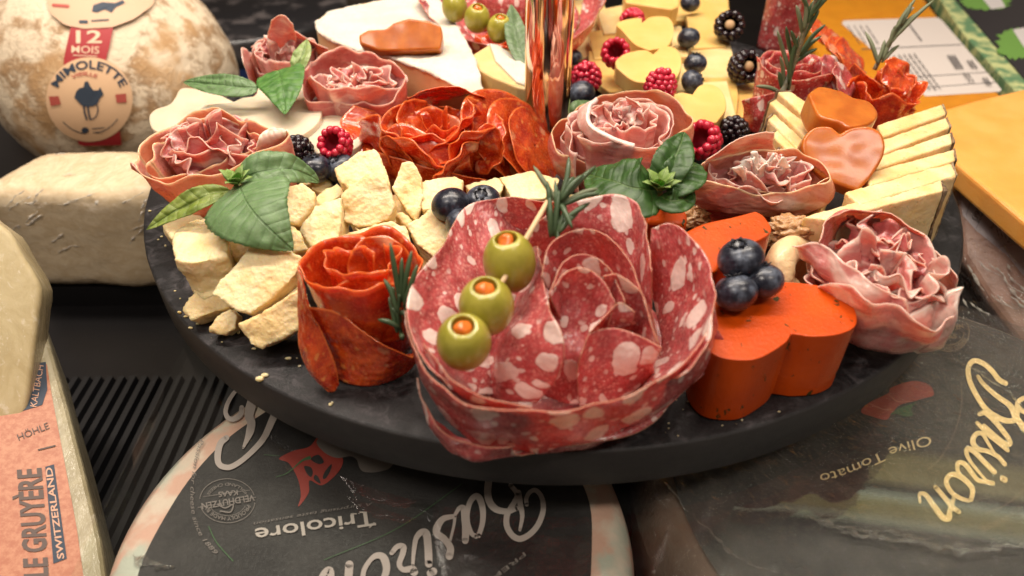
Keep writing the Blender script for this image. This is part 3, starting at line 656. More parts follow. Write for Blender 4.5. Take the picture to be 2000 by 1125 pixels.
CREASE = M_film('film_crease', (.85, .8, .74), .05, 5, .3, .08, gl_=4)  # film ridges added along the glare streaks, shaped to catch the lamp
def crease(path, z, wd, parent, seed):
    rn = random.Random(seed); q = even(spline([P(x, y, z) for x, y in path], 60), 70)
    q = [p + Vector((nz(p, 2.2, seed) * .16, nz(p, 2.2, seed + 3) * .16, .04 * nz(p, 4, seed))) for p in q]
    V, F = tube(q, [wd * (.15 + abs(nz(p, 3, seed + 7)) * 2.0) * math.sin(math.pi * (i + .5) / 70) ** .4 for i, p in enumerate(q)], 8)
    mk('film_fold_glint', V, F, CREASE, parent)
for i, (pt, wd) in enumerate([([(1640, 1040), (1700, 1048), (1790, 1058), (1880, 1072), (1960, 1070), (2040, 1060)], .22), ([(1650, 1030), (1740, 1042), (1830, 1056)], .12), ([(1578, 1004), (1620, 1022), (1690, 1042)], .13), ([(1830, 690), (1900, 720), (1960, 760), (2000, 800)], .05), ([(1360, 1010), (1400, 1050), (1440, 1090), (1520, 1120)], .07), ([(1900, 640), (1950, 665), (2000, 700)], .05)]): crease(pt, ZW + .32, wd, wR, i * 3.3)
for i, (pt, wd) in enumerate([([(262, 1085), (300, 1100), (340, 1112)], .16), ([(1300, 945), (1320, 965), (1345, 1000)], .12)]): crease(pt, ZW + .04, wd, wL, 40 + i * 3.3)
# ------------------------------------------------------------------ cheeses around the board
FILM = M_film(); FILM_W = M_film('cling_film_milky', (.85, .78, .66), .22, 1.4, .35, .2)
def M_wrapped(name, a, b, ns, bd, st=(1, 1, 1)):
    g = G(name); v = g.ob(); vs = g.vm('MULTIPLY', v, st); n = g.noise(vs, ns, 5, .6, 1.2); n2 = g.noise(vs, ns * 3.4, 4, .6, .6)
    co = g.mix(g.ramp(n, .35, .65), a, b); co = g.mix(g.ramp(n2, .58, .7, 0, .3), co, (.85, .78, .66))
    m_ = g.fin(co, .45, g.bump(g.noise(v, 3, 3), .02, .5), coat=.9, coatr=.16)
    g.set(g.b.inputs['Coat Normal'], g.bump(g.ma('ADD', n, g.ma('MULTIPLY', n2, .45)), bd, 1)); return m_
# round aged cheese, back left
MR = 8.1; zc = ZS + MR * .93
mc = P(218, 118, zc + 1.0); mc.z = zc
t = thing('mimolette_cheese', (mc.x, mc.y, ZS), 'round mottled crusty cheese ball at upper left with cream labels and a red band', 'cheese ball')
V, F = sphere(mc, MR, 96, 56, (1.02, 1, .93))
V = [v + (v - mc).normalized() * (.16 * nz(v, .35) + .07 * nz(v, 1.4) + .03 * nz(v, 4)) for v in V]
mk('rind', V, F, M_rindy('mimolette_rind', (.74, .61, .44), (.34, .21, .11), (.52, .31, .14), .6), t)
def onball(cx, cy):
    """map photo-plane offsets in px about (cx,cy) onto the ball"""
    def f(x, y, h):
        d = ray(x, y); oc = CAM - mc; s = Vector((1 / 1.02, 1, 1 / .93)); d2 = Vector((d.x * s.x, d.y * s.y, d.z * s.z)); o2 = Vector((oc.x * s.x, oc.y * s.y, oc.z * s.z))
        a = d2.dot(d2); b_ = 2 * d2.dot(o2); c = o2.dot(o2) - (MR + .14) ** 2; D_ = b_ * b_ - 4 * a * c
        tt = (-b_ - math.sqrt(max(D_, 0))) / (2 * a); p = CAM + d * tt; return p + (p - mc).normalized() * h
    return f
ob_ = onball(0, 0)
CRM = plain('cream_paper', (.72, .47, .28), .55); CRR = plain('crimson_paper', (.36, .022, .026), .55); NAV = plain('navy_ink', (.03, .045, .07), .6); CRW = plain('cream_ink', (.75, .52, .36), .6)
def gridpoly(pts, k=14):
    """fan a convex outline into rings so that it can wrap round a ball"""
    q = [Vector((p[0], p[1], 0)) for p in pts]; q = even(q, 60, True); c = sum(q, Vector()) / len(q); V = [c]; F = []; n = len(q)
    for i in range(1, k + 1): V += [c + (p - c) * i / k for p in q]
    F = [(0, 1 + j, 1 + (j + 1) % n) for j in range(n)]
    for i in range(k - 1):
        for j in range(n): a, b_ = 1 + i * n + j, 1 + i * n + (j + 1) % n; F.append((a, a + n, b_ + n, b_))
    return V, F
marks('band', [gridpoly([(139, 50), (222, 50), (214, 90), (205, 125), (226, 200), (238, 283), (155, 285), (135, 210), (124, 118)])], ob_, CRR, t, lift=.02)
marks('round_label', [gridpoly(ell(175, 194, 84, 82, 0, 360, 60)[:-1])], ob_, CRM, t, lift=.05)
marks('top_label', [gridpoly([(92, 0), (100, 28), (128, 50), (165, 57), (220, 54), (262, 38), (298, 12), (305, -12), (270, -40), (190, -56), (120, -40)])], ob_, plain('cream_paper_top', (.60, .40, .26), .55), t, lift=.07)
marks('label_lettering', [text('MIMOLETTE', ell(175, 190, 64, 56, -160, -20), 16, .02), ribbon(ell(175, 194, 66, 66, 140, 98), 1.6), ribbon(ell(175, 194, 66, 66, 78, 34), 1.6)] +
      [poly([(150, 178), (156, 172), (164, 170), (166, 160), (172, 158), (177, 168), (183, 176), (192, 176), (196, 170), (203, 184), (196, 190), (192, 200), (184, 206), (172, 208), (160, 205), (152, 196), (146, 190)]), ribbon([(164, 204), (166, 218), (170, 232)], 3.4), ribbon([(172, 206), (174, 220), (177, 232)], 3.4), ribbon([(188, 200), (192, 212), (188, 226), (180, 232)], 2.2), poly(ell(167, 253, 7, 6, 0, 330, 10)), ribbon([(180, 250), (204, 248)], 1.6), ribbon([(182, 257), (200, 256)], 1.6)] +
      [poly([(183, 12), (200, 6), (225, 8), (240, 2), (244, 8), (226, 16), (218, 26), (205, 20), (190, 26), (180, 24)]), ribbon([(158, 44), (170, 44)], 6), ribbon([(180, 42), (212, 40)], 2.5)], ob_, NAV, t, lift=.095)
marks('red_lettering', [text('VIEILLE', [(142, 154), (165, 147), (190, 152)], 7, .02), poly([(97, 188), (116, 187), (120, 203), (101, 206)]), poly([(225, 184), (246, 182), (247, 199), (228, 200)]), ribbon([(106, 12), (134, 14)], 6)], ob_, plain('red_ink', (.42, .08, .06), .6), t, lift=.10)
marks('band_lettering', [text('12', [(149, 84), (199, 84)], 24, .02), text('MOIS', [(140, 103), (194, 105)], 14, .005), ribbon([(143, 108), (190, 110)], 1.6)], ob_, CRW, t, lift=.05)
# a second one barely in frame
c2 = P(10, 60, ZS + 7); V, F = sphere((c2.x, c2.y + 3.0, ZS + 5), 5.0, 48, 28)
tag(mk('aged_cheese', [v + (v - Vector(c2)).normalized() * .1 * nz(v, .8) for v in V], F, M_rindy('orange_crust', (.42, .22, .09), (.16, .08, .04), (.6, .45, .3), .5)), 'brown crusty cheese cut off by the left frame edge behind the labelled cheese ball', 'cheese')
# wrapped pale block, left
WB = M_wrapped('wrapped_pale_cheese', (.74, .60, .40), (.64, .49, .30), .9, 1.3, (1, .6, 1.6))
def box_px(name, top, drop, mat, parent, bevel=.35, wob=.12, flare=1.0, **k):
    """a block with its top face traced at height z (px,py,z) and sides dropping straight down by drop"""
    n = 20; T = [P(*p) for p in top]; V = T + [Vector((p.x, p.y, p.z - drop)) for p in T]; m_ = len(T)
    F = [tuple(range(m_)), tuple(range(2 * m_ - 1, m_ - 1, -1))] + [(i, i + m_, (i + 1) % m_ + m_, (i + 1) % m_) for i in range(m_)]
    o = mk(name, V, F, mat, parent, smooth=False, bevel=bevel, **k)
    bm = bmesh.new(); bm.from_mesh(o.data); bmesh.ops.recalc_face_normals(bm, faces=bm.faces); bm.to_mesh(o.data); bm.free()
    return o
zt = -2.6
t = thing('wrapped_cheese', P(150, 420, ZS), 'pale cheese block in creased clear film below the cheese ball at left', 'cheese block')
o = box_px('block', [(-60, 372, zt), (60, 372, zt), (180, 375, zt), (302, 368, zt), (330, 286, zt), (76, 288, zt), (-30, 350, zt)], 6.9, WB, t, bevel=.9)
craggy(o, .25, .08, .02, lows=.4)
o = None if 1 else box_px('film', [(-66, 376, zt + .12), (60, 377, zt + .12), (180, 380, zt + .12), (308, 373, zt + .12), (334, 283, zt + .12), (74, 285, zt + .12), (-36, 348, zt + .12)], -ZS + zt + .1, FILM_W, t, bevel=.7)
q_ = [P(*p) for p in [(-60, 372, zt), (60, 372, zt), (300, 368, zt), (330, 286, zt), (76, 288, zt), (-30, 350, zt)]]; c_q = sum(q_, Vector()) / 6
V = [Vector((c_q.x + (p.x - c_q.x) * .93, c_q.y + (p.y - c_q.y) * .86, z_)) for z_ in (ZS, zt - 6.92) for p in q_]
mk('ledge', V, [tuple(range(5, -1, -1)), tuple(range(6, 12))] + [(i, (i + 1) % 6, (i + 1) % 6 + 6, i + 6) for i in range(6)], CASE, smooth=False)['kind'] = 'structure'
FOLD = M_film('film_fold_glint', (.92, .86, .76), .6, 5, .3, .12, gl_=1)  # folds coloured milky white, standing in for glints on the wrap
def fold(pts, mp, wd, parent, seed):
    q = even(spline([mp(x, y) for x, y in pts], 30), 30); q = [p + Vector((nz(p, 2.5, seed), nz(p, 2.5, seed + 3), nz(p, 2.5, seed + 5))) * .07 for p in q]
    V, F = tube(q, [wd * (.12 + abs(nz(p, 3, seed + 7)) * 1.8) * math.sin(math.pi * (i + .5) / 30) ** .4 for i, p in enumerate(q)], 6); mk('film_fold_glint', V, F, FOLD, parent)
rf = random.Random(4); fp0 = P(150, 371, zt) + Vector((0, -.04, 0))
for i in range(22):
    x, y, l_, a_ = rf.uniform(0, 275), rf.uniform(385, 500), rf.uniform(18, 60), rf.uniform(-1.1, -.2)
    fold([(x, y), (x + l_ * .5 * math.cos(a_), y + l_ * .5 * math.sin(a_) + rf.uniform(-6, 6)), (x + l_ * math.cos(a_), y + l_ * math.sin(a_))], lambda u, v_: PP(u, v_, fp0, Vector((0, -1, .02))), rf.uniform(.05, .12), t, i)
for i in range(5): x, y = rf.uniform(80, 270), rf.uniform(300, 350); fold([(x, y), (x + 10, y - 3), (x + 24, y - 2)], lambda u, v_: P(u, v_, zt + .02), .07, t, i + 30)
# near left yellow block and the labelled wedge
t = thing('wrapped_cheese', P(20, 800, ZS), 'smooth yellowish cheese wedge in tight film cut off by the left frame edge', 'cheese block')
YW = M_wrapped('yellowish_cheese', (.56, .46, .26), (.48, .38, .20), .6, 1.0, (1.6, 1.6, .35))
o = slab('wedge', [(-140, 400), (0, 438), (46, 500), (80, 560), (76, 610), (58, 760), (36, 862), (18, 890), (-140, 900)], -1.5, 2.6, YW, t, a=52, b=-60, bevel=.5, smooth_n=60)
o = None if 1 else slab('film', [(-140, 395), (0, 432), (48, 497), (84, 558), (80, 612), (62, 762), (40, 866), (20, 896), (-140, 905)], -1.45, 2.9, M_film('tight_film', (.8, .74, .5), .12, .9, .5, .18, (1, 1, .35)), t, a=52, b=-60, bevel=.5, smooth_n=60)
zg = -4.2; gb = thing('gruyere_wedge', P(90, 1000, ZS), 'film wrapped cheese wedge with orange label reading LE GRUYERE SWITZERLAND at lower left', 'cheese wedge')
GR = M_wrapped('gruyere_rind', (.40, .35, .22), (.28, .24, .14), .6, .6, (1.4, .4, 1))
ga, gbz = 16, -30; gn = tilt_n(ga, gbz); gp0 = P(90, 950, zg)
pg = lambda x, y, h: PP(x, y, gp0, gn) + gn * h
slab('wedge', [(-120, 660), (40, 640), (82, 612), (100, 680), (132, 790), (160, 900), (196, 1050), (214, 1170), (-120, 1190)], zg - .1, 5.5, GR, gb, a=ga, b=gbz, bevel=.3)
ORL = G('orange_label'); v = ORL.ob(); ORLM = ORL.fin(ORL.mix(ORL.ramp(ORL.noise(v, 4, 5, .7), .35, .65), (.36, .12, .06), (.46, .20, .11)), .45)
gp0b = PP(60, 850, P(90, 950, zg), gn); corr = PP(90, 950, P(36, 913, zg - .1), gn)
c_ = [(-120, 660), (40, 640), (82, 612), (100, 680), (132, 790), (160, 900), (196, 1050), (214, 1170), (-120, 1190)]; gp0 = P(sum(p[0] for p in c_) / 9, sum(p[1] for p in c_) / 9, zg - .1)
marks('label', [poly([(-120, 700), (56, 708), (92, 712), (101, 770), (122, 880), (150, 1030), (168, 1160), (-120, 1180)])], pg, ORLM, gb, lift=.03)
marks('label_bars', [poly([(56, 713), (90, 708), (93, 762), (83, 792), (44, 804)]), poly([(89, 913), (106, 908), (131, 1092), (105, 1102)])], pg, NAV, gb, lift=.05)
marks('label_lettering', [text('LE GRUYÈRE', [(94, 1126), (88, 1020), (80, 915)], 46, .03), text('HÖHLE', [(38, 862), (98, 838)], 13, .0), ribbon([(76, 880), (108, 872)], 3)], pg, plain('faded_ink', (.10, .07, .06), .6), gb, lift=.06)
marks('bar_lettering', [text('SWITZERLAND', [(126, 1092), (102, 914)], 13, .02), text('KALTBACH', [(72, 797), (86, 716)], 13, .0)], pg, plain('peach_ink', (.55, .32, .22), .6), gb, lift=.065)
o = None if 1 else slab('film', [(-120, 650), (40, 628), (84, 598), (104, 670), (140, 785), (172, 900), (206, 1050), (226, 1180), (-120, 1200)], zg + .12, 5.8, M_film('loose_film', (.8, .76, .66), .08, .8, .7, .14, (1.4, .4, 1)), gb, a=ga, b=gbz, bevel=.3, taper=1.03)
# ---- dark wheel with a blue stripe behind, upper left
g = G('dark_wrapper'); v = g.ob(); DW = g.fin(g.mix(g.ramp(g.noise(v, .45, 4), .5, .68), (.012, .012, .014), (.085, .075, .075)), .28, coat=.4)
c3 = P(470, 30, -4.5)
t = thing('cheese_wheel', (c3.x, c3.y + 2, ZS), 'blurred black wrapped cheese wheel with a blue band behind the labelled cheese ball', 'cheese wheel')
def cyl(name, c, r, z0, z1, mat, parent, n=72, rr=.5):
    pr = [(0, z1), (r - rr, z1), (r - rr * .3, z1 - rr * .3), (r, z1 - rr), (r, z0 + .2), (r - .2, z0), (0, z0)]
    V, F = [], []
    for a_, z_ in pr:
        for j in range(n): a = 2 * math.pi * j / n; V.append(Vector((c[0] + a_ * math.cos(a), c[1] + a_ * math.sin(a), z_)))
    for i in range(len(pr) - 1):
        for j in range(n): a, b_ = i * n + j, i * n + (j + 1) % n; F.append((a, a + n, b_ + n, b_))
    return mk(name, V, F, mat, parent)
cyl('body', (c3.x, c3.y + 2), 9, ZS + .02, -4.2, DW, t)
V, F = [], []; n = 72
for z_ in (-8.2, -6.6):
    for j in range(n): a = 2 * math.pi * j / n; V.append(Vector((c3.x + 9.06 * math.cos(a), c3.y + 2 + 9.06 * math.sin(a), z_)))
mk('band', V, [(j, (j + 1) % n, (j + 1) % n + n, j + n) for j in range(n)], plain('blue_band', (.022, .04, .13), .4), t)
c4 = P(455, 120, -7.5)
tag(box_px('foil_packet', [(425, 92, -8), (500, 86, -8), (500, 120, -8), (430, 128, -8)], 2.9, plain('silver_foil', (.30, .26, .25), .35, coat=.3), None), 'small silvery packet between the cheese ball and the curled ham rose', 'packet')
c5 = P(700, -30, -6)
tag(cyl('dark_cheese_wheel', (c5.x, c5.y + 6), 9, ZS + .02, -5.2, plain('dark_brown_wax', (.035, .027, .02), .4), None), 'plain dark brown cheese wheel at the very top left behind the soft white cheese', 'cheese wheel')
# ---- right: orange slab with a white sticker, bright orange block, black and green packet
OR1 = M_cheese('amber_slab', (.56, .22, .012), (.50, .19, .010), .01, .4, coat=.3); OR2 = M_cheese('orange_block', (.84, .40, .10), (.80, .35, .07), .03, .3, coat=.5)
t = thing('orange_cheese', P(1700, 80, ZS), 'large flat amber cheese slab with a printed white sticker at the upper right', 'cheese slab')
za = -3.6
box_px('slab', [(1540, -60, za), (1780, -60, za), (1812, 0, za), (1905, 120, za), (2010, 245, za), (1990, 330, za), (1700, 330, za), (1600, 120, za)], -ZS + za - .02, OR1, t, bevel=.5)
pa = pw(za)
marks('sticker', [poly([(1648, 40), (1832, 34), (1840, 40), (1956, 174), (1953, 179), (1808, 188), (1800, 182), (1644, 46)])], pa, plain('white_sticker', (.60, .54, .50), .4, coat=.3), t, lift=.02)
L_ = [ribbon([(1682, 96), (1878, 87)], 1.6), ribbon([(1762, 152), (1940, 140)], 1.2), ribbon([(1790, 172), (1950, 160)], 1.0)]
random.seed(3)
def lines(x, y, dx, dy, n_, sx, sy, ln, w):
    out = []
    for i in range(n_):
        px_, py_ = x + sx * i, y + sy * i; s = 0
        while s < ln:
            q = random.uniform(4, 13); e = min(s + q, ln); out.append(ribbon([(px_ + dx * s, py_ + dy * s), (px_ + dx * e, py_ + dy * e)], w, 4)); s = e + 2.2
    return out
L_ += lines(1656, 50, .55, .83, 4, 12, 0, 44, 2.0) + lines(1774, 45, .6, .8, 1, 10, 0, 44, 2.6) + lines(1730, 104, .58, .81, 1, 1, 0, 40, 2.0) + lines(1745, 108, .6, .8, 5, 10, -1, 88, 1.9) + lines(1852, 108, .55, .83, 3, 6, 0, 30, 2.6) + lines(1890, 118, .6, .8, 2, 7, 0, 18, 2.6) + lines(1882, 142, .6, .8, 2, 7, 0, 22, 2.0) + lines(1920, 152, .6, .8, 2, 6, 0, 16, 2.6)
marks('sticker_print', L_, pa, plain('black_print', (.08, .075, .08), .6), t, lift=.04)
o = None if 1 else box_px('film', [(1536, -64, za + .1), (1782, -64, za + .1), (1816, 0, za + .1), (1909, 120, za + .1), (2016, 246, za + .1), (1996, 338, za + .1), (1696, 338, za + .1), (1596, 120, za + .1)], .6, M_film('slab_film', amt=.02, bscale=.7, bd=.25), t, bevel=.2)
t = thing('packet', P(1940, 60, ZS), 'black boxed packet with leafy prints and marbled green edge at the top right', 'packet')
zb_ = -3.2
g = G('black_card'); BC = g.fin((.022, .020, .022), .4); g = G('marbled_green'); v = g.ob(); MG = g.fin(g.mix(g.ramp(g.noise(v, 1.1, 4), .4, .6), (.45, .48, .22), (.10, .20, .10)), .4)
box_px('box', [(1850, -20, zb_), (1990, -40, zb_), (2080, 130, zb_), (2030, 180, zb_), (1998, 150, zb_)], -ZS + zb_ - .02, BC, t, bevel=.05)
box_px('edge_strip', [(1796, -60, zb_ - .1), (1838, -40, zb_ - .1), (2000, 142, zb_ - .1), (2024, 176, zb_ - .1), (1984, 178, zb_ - .1), (1880, 62, zb_ - .1)], 1.2, MG, t, bevel=.1)
LG = plain('leaf_print', (.12, .25, .05), .5)
def fuzz(cx, cy, rx, ry, n_=50): return poly([(cx + rx * math.cos(2 * math.pi * i / n_) * random.uniform(.75, 1.1), cy + ry * math.sin(2 * math.pi * i / n_) * random.uniform(.75, 1.1)) for i in range(n_)])
marks('leaf_prints', [fuzz(1925, 4, 52, 17), fuzz(1985, 84, 42, 32)], pw(zb_), LG, t, lift=.02)
marks('white_labels', [poly([(1913, -10), (1950, -12), (1964, 14), (1936, 18)]), poly([(1978, 58), (2010, 52), (2040, 90), (2000, 92)])], pw(zb_), plain('white_print', (.5, .47, .46), .5), t, lift=.04)
# bright block over a film wrapped one
t = thing('wrapped_cheese', P(1960, 520, ZS), 'brownish film wrapped cheese block with a printed label, below the bright orange block', 'cheese block')
zl = -2.9; BRN = M_cheese('film_covered_orange', (.40, .20, .13), (.30, .15, .10), .04, .35)
n_l = tilt_n(38, 215); cL_ = [(1862, 340), (1884, 300), (2150, 520), (2150, 800), (1990, 668), (1930, 590), (1872, 500)]
slab('block', cL_, zl - 1.5, 3.5, BRN, t, a=38, b=215, bevel=.4)
pl0 = P(sum(p[0] for p in cL_) / 7, sum(p[1] for p in cL_) / 7, zl - 1.5); plm = lambda x, y, h: PP(x, y, pl0, n_l) + n_l * h
marks('sticker', [poly([(1872, 352), (1900, 372), (2010, 452), (2000, 540), (1968, 500), (1908, 452), (1880, 420)])], plm, plain('grey_sticker', (.48, .43, .45), .4), t, lift=.03)
marks('sticker_print', [text('2.60', [(1913, 398), (1897, 428)], 12, .01), text('Net kg', [(1924, 406), (1908, 436)], 6), ribbon([(1900, 382), (1884, 430)], .9), ribbon([(1924, 402), (1904, 455)], .9), text('Datum', [(1950, 420), (1934, 446)], 6), text('Prijs', [(1984, 450), (1966, 474)], 7)] + lines(1944, 440, .3, .9, 3, 7, 3, 26, 1.6), plm, plain('grey_print', (.09, .08, .08), .6), t, lift=.05)
o = slab('film', [(1858, 330), (1884, 292), (2160, 515), (2160, 815), (1992, 680), (1928, 600), (1866, 505)], zl - 1.25, 3.9, M_film('bright_film', (.7, .6, .56), .06, 1.0, .8, .1, (1, 1, .4)), t, a=38, b=215, bevel=.4)
craggy(o, .22, .16, .07, lows=1.1)
for i in range(16):
    x, y, l_, a_ = rf.uniform(1880, 1990), rf.uniform(430, 600), rf.uniform(20, 60), rf.uniform(.5, 1.0)
    fold([(x, y), (x + l_ * .5 * math.cos(a_), y + l_ * .5 * math.sin(a_) + 3), (x + l_ * math.cos(a_), y + l_ * math.sin(a_))], lambda u, v_: plm(u, v_, .3), rf.uniform(.05, .1), t, i + 50)
t = thing('orange_cheese', P(1960, 350, zl), 'bright orange cheese block with a clean cut top face at the right frame edge', 'cheese block')
box_px('block', [(1838, 214, zl + 2), (1900, 196, zl + 2), (2100, 150, zl + 2), (2160, 560, zl + 2), (2000, 430, zl + 2), (1868, 318, zl + 2)], 1.25, OR2, t, bevel=.22)
o = None if 1 else box_px('film', [(1834, 212, zl + 2.06), (1900, 192, zl + 2.06), (2104, 146, zl + 2.06), (2166, 568, zl + 2.06), (2000, 435, zl + 2.06), (1864, 321, zl + 2.06)], 2.0, M_film('block_film', amt=.015, bscale=.6, bd=.3), t, bevel=.22)
random.seed(7)
# ------------------------------------------------------------------ board: cheeses
def chunk(pts, z, a, th, label, seed, b=-90, **k):
    o = slab('parmesan_chunk', pts, z, th, PARM, a=a, b=b, bevel=0, taper=k.pop('taper', .86), jit=.05)
    craggy(o, .075, k.pop('low', .055), k.pop('high', .016), seed, chip=.04)
    tag(o, label, 'cheese chunk', 'broken hard cheese chunks'); return o
CH = [
 ([(335, 462), (352, 440), (378, 428), (405, 421), (428, 436), (442, 452), (447, 500), (408, 508), (368, 514), (342, 506)], 2.7, 4, 2.9, 'tall blocky hard cheese chunk at the left end of the pile, beside drooping basil', {}),
 ([(314, 443), (340, 426), (380, 413), (402, 424), (370, 440), (338, 468)], 1.6, 5, 1.0, 'pale flat hard cheese piece poking out behind the tall left chunk', {}),
 ([(441, 452), (462, 448), (496, 470), (490, 492), (462, 510), (446, 492)], 2.0, 20, 1.4, 'small hard cheese chunk tucked under the largest basil leaf', {}),
 ([(494, 472), (545, 485), (592, 499), (580, 534), (552, 562), (524, 589), (487, 615), (464, 608), (440, 592), (410, 573), (430, 545), (460, 509)], 2.3, 32, 1.0, 'biggest flat rough slab of hard cheese at the front left', {}),
 ([(412, 510), (456, 507), (450, 540), (430, 570), (448, 598), (374, 627), (357, 605), (378, 575), (396, 548)], 1.15, 28, 1.1, 'wedge shaped hard cheese chunk under the left end of the biggest slab', {}),
 ([(446, 599), (465, 612), (461, 640), (440, 655), (404, 646), (423, 619)], .75, 38, .6, 'smallest loose hard cheese crumb lump in front of the pile', {}),
 ([(590, 560), (530, 598), (466, 634), (487, 672), (511, 685), (550, 662), (600, 636)], 1.35, 50, 1.3, 'oblong hard cheese chunk with a pitted face, frontmost beside the red sausage rose', {}),
 ([(530, 586), (577, 545), (592, 566), (548, 602)], .9, 20, .8, 'thin hard cheese sliver under the right end of the biggest slab', {}),
 ([(540, 350), (563, 364), (590, 355), (616, 375), (613, 402), (582, 436), (560, 434), (545, 390)], 2.0, 30, 1.4, 'craggy hard cheese chunk just right of the largest basil leaf', {}),
 ([(610, 388), (637, 366), (660, 358), (678, 375), (640, 397), (617, 404)], 1.3, 15, 1.0, 'pinkish hard cheese bit below the pair of blueberries', {}),
 ([(653, 328), (702, 296), (732, 290), (745, 302), (753, 325), (762, 362), (745, 372), (685, 372), (660, 352)], 2.4, 28, 1.5, 'thick hard cheese chunk with a dotted rind edge next to the raspberry', {}),
 ([(667, 380), (690, 360), (706, 344), (716, 336), (740, 333), (752, 345), (772, 402), (760, 427), (733, 440), (697, 445), (668, 432)], 3.0, 42, 1.5, 'square hard cheese chunk sitting highest in the middle of the pile', {}),
 ([(764, 365), (784, 318), (805, 316), (824, 342), (828, 388), (812, 430), (795, 412), (775, 385)], 2.3, 36, 1.6, 'upright narrow hard cheese chunk in front of the big red sausage rose', {}),
 ([(812, 358), (850, 346), (888, 341), (906, 350), (906, 390), (866, 407), (825, 412), (815, 380)], 2.1, 18, 1.6, 'flat topped hard cheese chunk left behind the three blueberries', {}),
 ([(581, 450), (616, 402), (667, 384), (669, 430), (660, 472), (669, 490), (616, 491), (597, 470)], 2.7, 26, 1.7, 'broad smooth faced hard cheese chunk in the centre left of the pile', {}),
 ([(666, 460), (701, 444), (766, 430), (794, 439), (802, 472), (792, 486), (757, 494), (704, 501), (676, 490)], 2.0, 34, 1.5, 'long rounded hard cheese chunk lying behind the small red sausage rose', {}),
 ([(794, 437), (818, 424), (840, 409), (873, 428), (884, 460), (847, 502), (812, 476)], 2.2, 26, 1.5, 'cracked hard cheese chunk directly below the leftmost of the three blueberries', {}),
 ([(766, 419), (783, 412), (808, 428), (794, 442)], 1.7, 20, 1.0, 'little hard cheese nub between the square chunk and the cracked chunk', {}),
 ([(565, 438), (587, 455), (602, 486), (572, 494)], 1.4, 20, 1.2, 'small hard cheese piece at the tip of the largest basil leaf', {}),
 ([(905, 362), (940, 350), (966, 345), (988, 352), (977, 378), (930, 390)], 1.7, 15, 1.3, 'pale hard cheese chunk partly behind the right blueberry of the three', {}),
 ([(975, 347), (1005, 337), (1034, 334), (1096, 346), (1086, 374), (1060, 390), (1000, 392)], 1.8, 14, 1.4, 'rightmost hard cheese chunk of the pile, behind the olive pick', {}),
 ([(772, 490), (815, 494), (852, 500), (832, 524), (790, 522)], .8, 10, .7, 'low hard cheese piece between the small red sausage rose and the speckled sausage rose', {}),
 ([(1090, 384), (1150, 378), (1175, 386), (1150, 402), (1105, 400)], 1.2, 10, 1.0, 'bit of hard cheese showing between the rosemary tip and the dark basil leaf', {}),
 ([(470, 500), (560, 470), (590, 500), (560, 540), (500, 540)], .9, 8, .8, 'hidden low hard cheese piece under the middle of the pile', {}),
]
for i, (p, z, a, th, lb, k) in enumerate(CH[:-1]): chunk(p, z, a, th, lb, i * 1.7 + 1, **k)
slab('parmesan_base', CH[-1][0], .9, .8, PARM, a=8) if 0 else None
# more bits filling the pile from below
FI = [([(600, 440), (660, 430), (670, 470), (600, 480)], 1.0, 'low hard cheese bit in the shadow under the broad smooth chunk'), ([(690, 430), (760, 425), (780, 450), (700, 456)], 1.0, 'low hard cheese bit in the shadow under the square chunk'), ([(480, 480), (560, 480), (600, 520), (520, 540)], 1.1, 'low hard cheese bit behind the top edge of the biggest slab'), ([(740, 380), (790, 380), (800, 430), (760, 430)], 1.0, 'low hard cheese bit left under the upright narrow chunk')]
for i, (p, z, lb) in enumerate(FI): chunk(p, z, 8, .9, lb, 50 + i)
# crumbs
V, F = [], []; random.seed(11)
CR = [(293, 412), (316, 462), (309, 468), (323, 480), (341, 568), (352, 583), (363, 618), (387, 632), (433, 668), (466, 650), (496, 681), (507, 740), (517, 733), (645, 790), (649, 786), (1407, 815), (563, 700), (600, 690), (350, 610), (372, 640), (1180, 860)]
for i, (x, y) in enumerate(CR):
    s = random.uniform(.03, .085) * (2 if i in (7, 11) else 1); c = P(x, y, s * .6)
    v, f = sphere(c, s, 7, 5, (random.uniform(.7, 1.6), random.uniform(.6, 1.2), .7)); v = [q + Vector((nz(q, 9), nz(q, 9, 2), 0)) * .03 for q in v]; V2, F2 = join([(V, F), (v, f)]); V, F = V2, F2
tag(mk('cheese_crumbs', V, F, PARM, org=(0, 0, 0)), 'tiny cheese crumbs scattered on the bare black slate', 'crumbs', kind='stuff')
random.seed(7)
CN = ['ivory', 'pale', 'creamy', 'grainy', 'crumbly']; rq = random.Random(5); nf = 0
